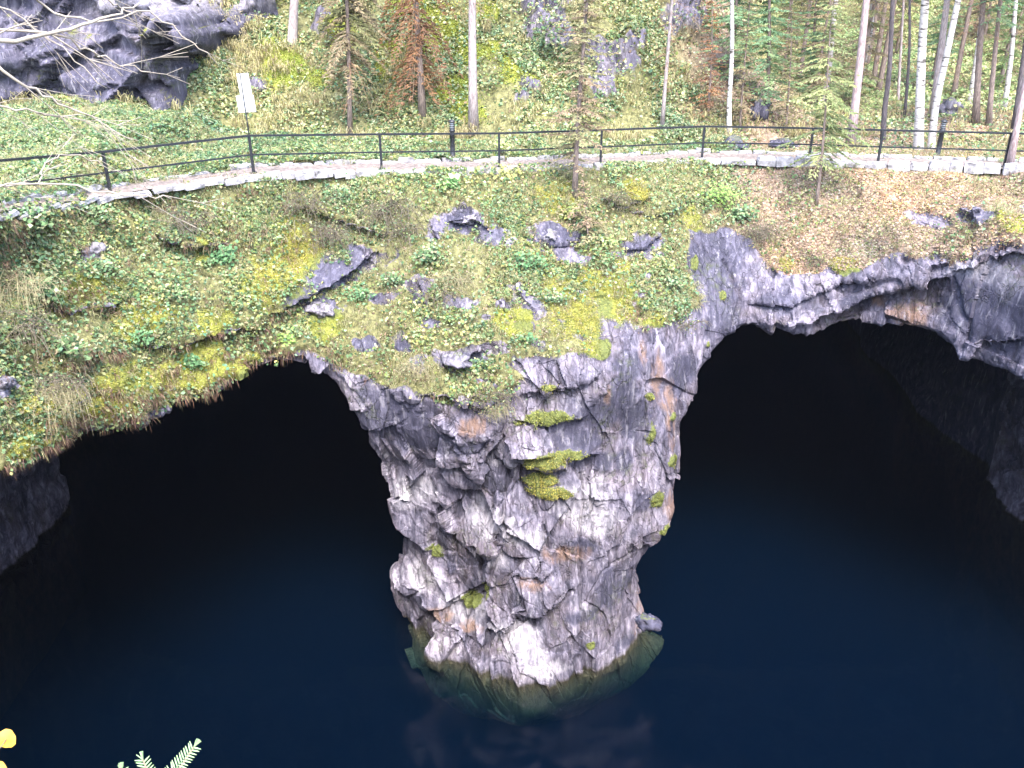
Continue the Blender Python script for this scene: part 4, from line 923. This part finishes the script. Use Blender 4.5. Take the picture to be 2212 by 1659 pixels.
# birches
def birch(px, py, mids, hgt, r0, seed, label, bark_='bark_birch', name='birch_tree', cat='birch tree', leafy=True, c0=.55):
    p = ground_at(px, py) - Vector((0, 0, .15)); pts = [Vector((0, 0, 0))]
    for mx_, my_ in mids:
        d = ray(mx_, my_); q = d * (p.y / d.y); pts.append(Vector((q.x - p.x, random.Random(seed + mx_).uniform(-.1, .1), CAMZ + q.z - p.z)))
    dlast = (pts[-1] - pts[-2]).normalized()
    while pts[-1].z < hgt: pts.append(pts[-1] + dlast * 1.5); dlast = (dlast + Vector((0, 0, .15))).normalized()
    n = len(pts); hs = pts[-1].z; rr = [r0 * (1.2 if i == 0 else 1) * (1 - .9 * (q.z / hs)) + .006 for i, q in enumerate(pts)]
    e = empty(name, p); tag(e, label, cat)
    # resample smoothly
    P2, R2 = [], []
    for i in range(n - 1):
        a0 = pts[max(i - 1, 0)]; a1 = pts[i]; a2 = pts[i + 1]; a3 = pts[min(i + 2, n - 1)]
        for s in range(4):
            t_ = s / 4; P2.append(.5 * ((2 * a1) + (a2 - a0) * t_ + (2 * a0 - 5 * a1 + 4 * a2 - a3) * t_ ** 2 + (3 * a1 - a0 - 3 * a2 + a3) * t_ ** 3)); R2.append(rr[i] * (1 - t_) + rr[i + 1] * t_)
    P2.append(pts[-1]); R2.append(rr[-1]); MB().tube(P2, R2, 10).build('trunk', M[bark_], e)
    r = random.Random(seed); mb = MB(); lp_ = []
    for q in range(26):
        k_ = r.randint(int(len(P2) * c0), len(P2) - 2); a = P2[k_]; az = r.uniform(0, 6.28); L = r.uniform(.6, 1.8) * (1.1 - k_ / len(P2)) * 1.6
        c1 = a + Vector((math.cos(az), math.sin(az), .8)) * L * .5; c2 = c1 + Vector((math.cos(az), math.sin(az), .05)) * L * .5 + Vector((0, 0, -.1))
        mb.tube([a, c1, c2], [R2[k_] * .4, R2[k_] * .22, .004], 4, False)
        for s in range(24): lp_.append(c1.lerp(c2, r.random()) + Vector((r.gauss(0, .22), r.gauss(0, .22), r.gauss(-.1, .22))))
    mb.build('branches', M['bark_dark'], e)['kind'] = 'stuff'
    if leafy:
        rg = np.random.default_rng(seed); lp_ = np.array([tuple(x) for x in lp_]); v, q, cc = leaves(lp_, rg.normal(0, 1, lp_.shape), np.full(len(lp_), .07) * (.6 + .8 * rg.random(len(lp_))), rg, 1, pick(rg, [(.5, .48, .1), (.4, .45, .12), (.3, .4, .1)], len(lp_)))
        link('leaves', mesh_np('leaves', v, q, M['leaf'], False, None, cc), e)['kind'] = 'stuff'
birch(1577, 292, [(1576, 230), (1582, 120), (1581, 5)], 13, .085, 41, 'slim white birch with a slight bend behind the bare middle of the railing')
birch(1985, 322, [(1984, 250), (1994, 100), (1996, 5)], 15, .155, 42, 'thick white birch with black marks, left of the twin pair at right')
birch(2012, 322, [(2022, 230), (2045, 120), (2066, 15)], 15, .11, 43, 'leaning white birch just left of the second bollard lamp')
birch(1780, 218, [(1790, 150), (1795, 90), (1806, 5)], 14, .12, 44, 'white birch behind the top of the light green young spruce')
birch(1848, 225, [(1862, 150), (1880, 60), (1885, 10)], 14, .11, 45, 'white birch behind the leaning pine trunk')
birch(1908, 304, [(1912, 235), (1922, 150), (1930, 5)], 13, .09, 46, 'crooked dark trunk between the leaning pine and the thick birch', 'bark_dark', 'bare_tree', 'tree', False)
birch(630, 92, [(634, 40), (636, 5)], 10, .17, 47, 'pale trunk standing high on the bank above the sign', 'bark_grey', 'bare_tree', 'tree', True, .6)
birch(2095, 230, [(2110, 120), (2125, 5)], 13, .10, 48, 'thin white birch deep in the wood near the right edge')
birch(1940, 225, [(1945, 120), (1950, 5)], 13, .06, 49, 'thin grey trunk deep in the wood left of the thick birch', 'bark_grey', 'bare_tree', 'tree', True)
birch(1955, 250, [(1962, 120), (1966, 5)], 12, .055, 50, 'very thin dark trunk close to the left of the thick birch', 'bark_dark', 'bare_tree', 'tree', False)
birch(2170, 235, [(2185, 120), (2195, 5)], 13, .09, 51, 'pale birch far back between the brown trunks and the right edge')
# wood beyond: individual trees from a few kinds
kinds = [spruce_parts(10, .12, 1.2, 2.0, 61, G1, 1.0, gap=.42), spruce_parts(9, .10, .8, 1.8, 62, G3, 1.0, gap=.42), spruce_parts(12, .12, 5, 1.7, 63, G1, .8, dead0=1.5, gap=.45), spruce_parts(9, .08, .5, 1.6, 64, GB, .9, gap=.38)]
KN = ['dark green', 'blue-green', 'dead-boughed tall', 'brownish']
LM = [(632, 'the pale trunk on the high bank'), (752, 'the slender spruce behind the left railing'), (905, 'the rusty dead spruce'), (1025, 'the straight grey trunk'), (1255, 'the sparse young spruce'), (1442, 'the thin pale trunk'), (1580, 'the slim bent birch'),
      (1700, 'the olive brown small spruce'), (1785, 'the light green young spruce'), (1850, 'the leaning pine'), (1918, 'the crooked dark trunk'), (1990, 'the thick white birch'), (2040, 'the leaning white birch'), (2130, 'the two brown trunks'), (2200, 'the trunk at the right edge')]
used = {}
def wood_label(p, kx, where):
    px = 1106 + FD * p[0] / (p[1] * CP + (CAMZ - p[2] - 3) * SP); n_ = min(LM, key=lambda q: abs(q[0] - px)); side = 'behind' if abs(n_[0] - px) < 14 else ('left of' if px < n_[0] else 'right of')
    if px > 2240: n_ = (0, "the right picture edge"); side = 'beyond'
    dep = 'near' if p[1] < 48 else 'mid-distance' if p[1] < 60 else 'far'
    return ' '.join(f'{dep} {KN[kx]} spruce {where}, {side} {n_[1]}'.replace('the pale trunk on the high bank', 'the high pale trunk').replace('the slender spruce behind the left railing', 'the slender brown-boughed spruce').split()[:16])
rf = random.Random(5); cnt = 0; spots = []
while cnt < 85:
    x = rf.uniform(7, 45); y = rf.uniform(38, 78)
    if x / y > .72 or x / y < .16 or (x < 12 and y < 42): continue
    if any((x - a) ** 2 + (y - b_) ** 2 < 2.6 for a, b_ in spots): continue
    spots.append((x, y)); cnt += 1; kx = rf.choice([0, 1, 2, 2, 3, 3]); p = (x, y, zat(x, y) - .2)
    plant_tree('spruce_tree', p, kinds[kx], wood_label(p, kx, 'in the wood'), 'spruce tree', 'spruces deep in the wood', rf.uniform(0, 6.28), rf.uniform(.8, 1.25))
for i in range(26):
    x = rf.uniform(-24, 12); y = rf.uniform(36.5, 50)
    if abs(x / y) > .62: continue
    kx = rf.choice([1, 3, 3, 2]); p = (x, y, zat(x, y) - .2)
    plant_tree('spruce_tree', p, kinds[kx], wood_label(p, kx, 'on the high bank'), 'spruce tree', 'spruces high on the bank', rf.uniform(0, 6.28), rf.uniform(.45, .8))

# ------------------------------------------------------------------ shrubs, plants, boulders
M['straw'] = simple('dry_straw', (.30, .27, .16), .9, .3, 20)
def bare_shrub(px, py, rad, n, seed, label, mat='twig', down=.5, cat='shrub', th=1.0, lf=3):
    p = ground_at(px, py); r = random.Random(seed); e = empty('bare_shrub', p); tag(e, label, cat); mb = MB()
    for i in range(n):
        a = Vector((r.gauss(0, rad * .35), r.gauss(0, .15), r.gauss(0, rad * .1))); d = Vector((r.uniform(-1, 1), r.uniform(-1.0, -.1), r.uniform(-.3, .9))).normalized(); L = rad * r.uniform(.5, 1.2)
        b_ = a + d * L * .4; c_ = b_ + (d + Vector((0, -.1, -down))).normalized() * L * .35; f_ = c_ + (d * .6 + Vector((0, -.1, -down * 1.6))).normalized() * L * .35
        mb.tube([a, b_, c_, f_], [.010 * th, .008 * th, .006 * th, .003 * th], 3, False)
        for s in range(3): q0 = b_.lerp(c_, r.random()); q1 = q0 + Vector((r.uniform(-1, 1), r.uniform(-.6, .3), r.uniform(-.8, .5))) * L * .25; mb.tube([q0, q1], [.005, .002], 3, False)
    mb.build('twigs', M[mat], e)['kind'] = 'stuff'
    rg = np.random.default_rng(seed); lp_ = rg.normal(0, rad * .45, (n * lf, 3)) * np.array([1.1, .5, .6]) + np.array([0, -.25, .05]); v, q, cc = leaves(lp_, rg.normal(0, 1, lp_.shape) + np.array([0, -.3, .6]), np.full(len(lp_), .05), rg, .6, pick(rg, GREEN + OLIVE, len(lp_)))
    link('leaves', mesh_np('leaves', v, q, M['leaf'], False, None, cc), e)['kind'] = 'stuff'
bare_shrub(840, 455, 1.0, 110, 71, 'greyish bare twiggy shrub spilling over the slope left of the ledge')
bare_shrub(870, 500, .7, 60, 171, 'lower tangle of bare twigs hanging beside the dark sloping slab')
bare_shrub(650, 440, .9, 80, 72, 'brown twiggy shrub arching above the bright mossy hollow')
bare_shrub(400, 480, .9, 80, 73, 'olive drooping shrub over the dark hollow on the left slope')
bare_shrub(60, 700, .9, 70, 74, 'dry leaning stems at the left edge of the slope')
bare_shrub(130, 830, .9, 70, 174, 'dry stems hanging toward the left cave rim')
bare_shrub(1060, 850, .6, 60, 75, 'tangled dry plant hanging in the middle of the pillar top')
bare_shrub(1335, 425, .5, 50, 76, 'dark reddish shrub beside the yellow mossy knoll')
bare_shrub(950, 640, .7, 50, 77, 'thin dry stems on the middle slope above the pillar')
bare_shrub(1480, 700, .5, 40, 78, 'dry tuft with one long runner at the right shoulder of the pillar')
bare_shrub(1760, 560, .5, 30, 79, 'brown stems at the edge above the right cave')
bare_shrub(120, 850, .9, 170, 201, 'pale straw grass hanging long over the left cave rim', 'straw', 1.6, 'grass', .5, 1)
bare_shrub(45, 610, .9, 130, 202, 'pale straw stems leaning over at the left edge of the slope', 'straw', 1.0, 'grass', .6, 1)
bare_shrub(900, 790, .6, 120, 203, 'straw grass tuft above the upper left of the pillar', 'straw', 1.4, 'grass', .5, 1)
bare_shrub(1075, 880, .45, 110, 204, 'straw tuft hanging over the pillar brow beside the mossy ledge', 'straw', 1.4, 'grass', .5, 1)
bare_shrub(980, 600, .7, 120, 205, 'dry straw patch on the slope left of the celandine', 'straw', .9, 'grass', .5, 1)
bare_shrub(1300, 500, .6, 110, 206, 'dry straw tuft around the foot of the little sapling', 'straw', 1.2, 'grass', .5, 1)
bare_shrub(1640, 500, .8, 110, 207, 'thin brown grass tuft right of the dark rock step', 'twig', 1.0, 'grass', .5, 1)
bare_shrub(700, 500, .9, 150, 208, 'tangle of thin brown stems above the dark sloping slab', 'twig', 1.0, 'shrub', .6, 1)
def leafy_plant(px, py, rad, n, size, seed, pal, label, up=.12, name='leafy_plant'):
    p = ground_at(px, py); rg = np.random.default_rng(seed); e = empty(name, p); tag(e, label, 'plant')
    lp_ = rg.normal(0, rad * .45, (n, 3)) * np.array([1, .5, .55]) + np.array([0, -.10, up]); v, q, cc = leaves(lp_, np.tile([0, -.5, .8], (n, 1)), size * (.6 + .7 * rg.random(n)), rg, .3, pick(rg, pal, n), .9)
    link('leaves', mesh_np('leaves', v, q, M['leaf'], False, None, cc), e)['kind'] = 'stuff'; mb = MB()
    for i in range(min(n, 40)): mb.tube([(0, 0, -.02), tuple(lp_[i] * .5 + np.array([0, -.03, .03])), tuple(lp_[i])], [.006, .004, .003], 3, False)
    mb.build('stems', M['twig'], e)['kind'] = 'stuff'
BG = [(.11, .24, .11), (.15, .29, .14), (.09, .20, .10), (.22, .34, .18)]
leafy_plant(968, 405, .45, 26, .26, 81, [(.30, .50, .20), (.36, .55, .24)], 'clump of large pale green burdock leaves just below the near kerb', .15)
leafy_plant(1135, 572, .6, 260, .085, 82, BG, 'fresh green celandine patch in the middle of the slope', .08)
leafy_plant(1140, 735, .32, 110, .08, 83, BG, 'small fresh green plant lower on the middle slope', .08)
leafy_plant(1310, 525, .35, 60, .12, 84, [(.42, .50, .2), (.36, .45, .18)], 'pale spreading plant beside the little sapling', .1)
leafy_plant(1545, 430, .75, 380, .075, 85, [(.28, .42, .12), (.34, .48, .15), (.2, .34, .1)], 'bushy light green plant above the dark rock step', .12)
leafy_plant(1085, 345, .30, 90, .10, 86, [(.44, .52, .2), (.5, .55, .25)], 'small yellow-green sapling rising in front of the near kerb', .45, 'sapling')
leafy_plant(305, 730, .4, 120, .09, 87, BG, 'bright green trailing plant low on the left slope', .08)
leafy_plant(780, 640, .45, 160, .08, 88, BG, 'green leaves growing at the foot of the dark sloping slab', .08)
leafy_plant(620, 735, .35, 90, .10, 89, [(.3, .42, .12), (.25, .4, .12)], 'ferny green plant just above the left cave crest', .06)
leafy_plant(1090, 385, .4, 110, .09, 90, [(.4, .46, .16), (.5, .48, .2)], 'yellowing low plant beneath the small sapling', .12)
def boulder(px, py, s, seed, label, sz=.7, attr_dark=0.):
    p = ground_at(px, py); n = 16; u, w = np.meshgrid(np.linspace(0, 2 * np.pi, n * 2, endpoint=False), np.linspace(.001, np.pi - .001, n), indexing='ij')
    v = np.stack([np.sin(w) * np.cos(u), np.sin(w) * np.sin(u), np.cos(w)], 2).reshape(-1, 3); fd, _, _ = facets(v + seed, .7, np.eye(3), seed, 1.5); v = v * (1 + .38 * fd)[:, None] * np.array([s, s * .8, s * sz])
    i = np.arange(v.shape[0]).reshape(u.shape); i2 = np.roll(i, -1, 0); q = np.stack([i[:, :-1].ravel(), i[:, 1:].ravel(), i2[:, 1:].ravel(), i2[:, :-1].ravel()], 1)
    z_ = np.zeros(len(v)); o = link('boulder', mesh_np('boulder', v, q, M['rock'], False, dict(veg=z_, moss=sstep(.75, 1, v[:, 2] / (s * sz)) * .5, rust=z_, dark=z_ + attr_dark, pale=z_ + .6 * (1 - attr_dark)))); o.location = p + Vector((0, .05, s * sz * .25)); o.rotation_euler = (0, random.Random(seed).uniform(-.3, .3), seed); tag(o, label, 'boulder')
for px_q, py_q, rd_, sd_q, pl_, lb_ in [(90, 640, .5, 181, GREEN, 'green bramble clump at the left edge, midway down the slope'), (230, 590, .5, 182, GREEN, 'leafy bramble clump right of the half sunk pale boulder'), (480, 560, .5, 183, BG, 'dark green leafy clump left of the big moss patch'),
        (380, 640, .45, 184, GREEN, 'spreading green clump in the middle of the left slope'), (150, 760, .5, 185, GREEN, 'pale green clump above the dry stems near the left rim'), (730, 430, .6, 186, GREEN, 'low leafy clump between the two twiggy shrubs'), (60, 480, .6, 187, GREEN, 'yellowish leafy clump under the kerb at the far left'),
        (850, 610, .4, 188, GREEN, 'green clump right of the dark sloping slab'), (1230, 470, .4, 189, OLIVE, 'olive plant clump at the foot of the sparse young spruce'), (1450, 620, .45, 190, GREEN, 'light leafy clump at the right shoulder above the pillar'), (930, 560, .45, 191, GREEN, 'mixed green clump left of the celandine patch'),
        (1190, 650, .35, 192, GREEN, 'small leafy clump below the celandine patch'), (1600, 470, .5, 193, GREEN, 'leafy clump above the top of the dark rock step'), (1030, 800, .35, 194, GREEN, 'small green clump under the overhanging slab stone'), (420, 790, .3, 195, BG, 'fern-like green plant low above the left cave'),
        (200, 470, .6, 196, GREEN, 'leafy clump directly under the left part of the kerb')]:
    leafy_plant(px_q, py_q, rd_, int(240 * rd_ / .5), .10 if sd_q % 2 else .075, sd_q, pl_, lb_, .14)
boulder(690, 672, .36, 3, 'pale flat boulder lying below the dark sloping slab', .45)
boulder(2050, 243, .5, 4, 'grey boulder under the trees right of the leaning birch', .7, .4)
boulder(985, 780, .36, 5, 'grey overhanging slab stone with grass on it, on the middle slope', .35, .3)
boulder(200, 545, .3, 7, 'small pale boulder half sunk in the left slope', .6)
boulder(1590, 322, .5, 8, 'dark low stone on the leaf litter behind the railing', .5, 1)
boulder(1690, 318, .5, 9, 'second dark low stone on the leaf litter, right of the first', .4, 1)
boulder(1640, 250, .4, 10, 'mossy stump-like stone beside the small brown spruces', 1.0, .9)
boulder(1402, 1352, .20, 12, 'small wet boulder at the waterline on the right foot of the pillar', .5, 1)
boulder(5, 835, .22, 13, 'pale stone at the left edge of the picture', .8)
boulder(1190, 512, .22, 14, 'grey block in the rock ledge left of the little sapling', .6)
boulder(1010, 478, .34, 15, 'flat pale ledge block below the burdock leaves', .4)

# ------------------------------------------------------------------ foreground: bare branches upper left, twigs and leaf lower left
e = empty('bare_tree', (-3.6, 3.0, 16.9)); tag(e, 'leafless tree at the near edge, pale thin branches reaching in at upper left', 'tree'); eo = Vector(e.location)
MB().tube([(0, 0, -.3), (-.05, .05, 1.0), (.05, .1, 2.6), (0, .2, 4.5)], [.07, .06, .045, .02], 8).build('trunk', M['bark_grey'], e)
def branch(pts, t, r0, seed, twigs=6):
    r = random.Random(seed); w = [PT(a, b_, t + .1 * i) - eo for i, (a, b_) in enumerate(pts)]; root = Vector((0, .1, max(.4, w[0].z - .3))); w = [root] + w; n = len(w); mb = MB(); P2 = []
    for i in range(n - 1):
        for s in range(4): P2.append(w[i].lerp(w[i + 1], s / 4) + Vector((r.gauss(0, .006), r.gauss(0, .006), r.gauss(0, .006))))
    P2.append(w[-1]); N_ = len(P2); r0 *= .72; mb.tube(P2, [r0 * (1 - .8 * i / N_) + .0010 for i in range(N_)], 6)
    for q in range(twigs):
        k_ = r.randint(5, N_ - 2); a = P2[k_]; d = (P2[k_ + 1] - P2[k_ - 1]).normalized(); d2_ = (d + Vector((r.uniform(-.3, .5), r.uniform(-.3, .3), r.uniform(-.9, .5)))).normalized(); L = r.uniform(.10, .38)
        b_ = a + d2_ * L * .5; c_ = b_ + (d2_ + Vector((.2, 0, r.uniform(-.4, .3)))).normalized() * L * .5; mb.tube([a, b_, c_], [r0 * .35, r0 * .22, .001], 4, False)
        for s in range(2): q1 = b_ + (d2_ + Vector((r.uniform(-.5, .5), 0, r.uniform(-.9, .6)))).normalized() * L * .35; mb.tube([b_, q1], [r0 * .2, .001], 4, False)
    mb.build('branch', M['paletwig'], e)
branch([(-60, 100), (60, 85), (150, 62), (240, 32), (300, 8)], 3.0, .014, 1, 3)
branch([(-20, 60), (140, 75), (200, 110), (260, 135), (325, 155)], 3.1, .007, 2, 4)
branch([(60, -40), (90, 10), (200, 50), (330, 20), (420, 95), (470, 140)], 3.3, .006, 3, 4)
branch([(-40, 120), (50, 180), (110, 215), (190, 250), (280, 300)], 3.0, .008, 4, 6)
branch([(-40, 222), (60, 242), (120, 250), (185, 252)], 3.1, .006, 5, 6)
branch([(-40, 405), (40, 398), (170, 405), (300, 425), (370, 430)], 3.0, .007, 6, 5)
branch([(-40, 400), (80, 395), (100, 350), (130, 335), (210, 345), (270, 380)], 2.9, .004, 7, 5)
branch([(180, -30), (240, 8), (285, 30), (300, 75)], 3.4, .005, 8, 4)
branch([(-40, -20), (50, 40), (160, 130), (230, 190)], 3.6, .005, 9, 6)
# spruce seedling whose tips show at the bottom
e = empty('spruce_sapling', (-1.0, .72, 16.85)); tag(e, 'small spruce on the near edge with pale needled tips at the bottom', 'sapling'); eo = Vector(e.location)
nm, tN = nmat('pale_needles'); kk = NT(tN); bb = kk.n('BsdfPrincipled'); bb.inputs['Base Color'].default_value = (.20, .31, .16, 1); bb.inputs['Roughness'].default_value = .6; kk.out(bb.outputs[0]); M['paleneedle'] = nm
MB().tube([(0, 0, -.1), (.1, .08, .15), (.22, .2, .3)], [.012, .009, .005], 6).build('trunk', M['twig'], e)
def tip(pts, t, seed):
    r = random.Random(seed); w = [PT(a, b_, t) - eo for a, b_ in pts]; w = [Vector((.15, .12, .2))] + w
    ob = MB().tube(w, [.0022] * (len(w) - 1) + [.0012], 6).build('twig', M['twig'], e); mb = MB(); L = (w[-1] - w[1]).length; n = int(L / .0026)
    for i in range(n):
        f_ = i / n; a = w[1].lerp(w[-1], f_); d = (w[-1] - w[1]).normalized(); s = d.cross(Vector((0, .75, -.66))).normalized() * (1 if i % 2 else -1); up = d.cross(s) * r.uniform(-.5, .8)
        b_ = a + (d * .55 + s * 1.0 + up * .4).normalized() * .019 * (1 - .35 * f_) ; mb.tube([a, a.lerp(b_, .5), b_], [.0011, .0017, .0007], 4, False)
    d = (w[-1] - w[1]).normalized()
    for i in range(10): mb.tube([w[-1], w[-1] + (d + Vector((r.uniform(-.5, .5), r.uniform(-.5, .5), r.uniform(-.4, .4)))).normalized() * .012], [.0014, .0008], 4, False)
    o = mb.build('needles', M['paleneedle'], ob)
tip([(330, 1720), (385, 1665), (420, 1612)], 1.4, 1)
tip([(340, 1730), (325, 1680), (308, 1640)], 1.38, 2)
tip([(270, 1740), (265, 1690), (262, 1664)], 1.38, 3)
e = empty('leaf_twig', (-1.75, .8, 16.85)); tag(e, 'yellow round autumn leaves on a twig at the lower left corner', 'twig'); eo = Vector(e.location)
yl, tN = nmat('yellow_leaf'); kk = NT(tN); bb = kk.n('BsdfPrincipled'); kk.l(kk.ramp(kk.noise(kk.n('NewGeometry').outputs['Position'], 60, 4), [(.35, (.40, .19, .02)), (.65, (.55, .33, .04))]), bb.inputs['Base Color']); bb.inputs['Roughness'].default_value = .6; kk.out(bb.outputs[0])
c1 = PT(14, 1597, 1.9) - eo; c2 = PT(-6, 1668, 1.85) - eo; c0_ = PT(-60, 1700, 1.85) - eo
MB().tube([(0, 0, -.05), c0_ * .5 + Vector((-.03, 0, .02)), c0_], [.007, .005, .003], 6).build('stem', M['twig'], e); 
for c, rr_ in ((c1, .020), (c2, .022)):
    MB().tube([c0_, c], [.0015, .001], 5).build('leaf_stalk', M['twig'], e); n = 18; vv = [tuple(c)]; 
    uu = Vector((1, 0, 0)); ww = Vector((0, .45, .9))
    for i in range(n):
        an = 2 * math.pi * i / n; q = rr_ * (1 + .08 * math.cos(2 * an) + .05 * (i % 2)); vv.append(tuple(c + uu * math.cos(an) * q + ww * math.sin(an) * q * 1.05 + Vector((0, -.003 * math.cos(an * 2), 0))))
    me = bpy.data.meshes.new('leaf'); me.from_pydata(vv, [], [(0, i + 1, (i + 1) % n + 1) for i in range(n)]); me.materials.append(yl); link('leaf', me, e)
print('tris', sum(len(m_.loops) - 2 * len(m_.polygons) for m_ in bpy.data.meshes))


# ------------------------------------------------------------------ very thin scattering veil over the whole quarry, added to lift the blacks
hm_ = bpy.data.materials.new('veil_volume'); hm_.use_nodes = True; ht = hm_.node_tree; ht.nodes.clear(); hv = ht.nodes.new('ShaderNodeVolumePrincipled'); hv.inputs['Color'].default_value = (.70, .78, 1.0, 1); hv.inputs['Density'].default_value = .00014
ho = ht.nodes.new('ShaderNodeOutputMaterial'); ht.links.new(hv.outputs[0], ho.inputs['Volume'])
hz = MB().box((10, 47, 19), (72, 90, 33)).build('added_veil', hm_, None, False); tag(hz, 'added thin pale veil over the quarry that lifts the blacks', kind='stuff')
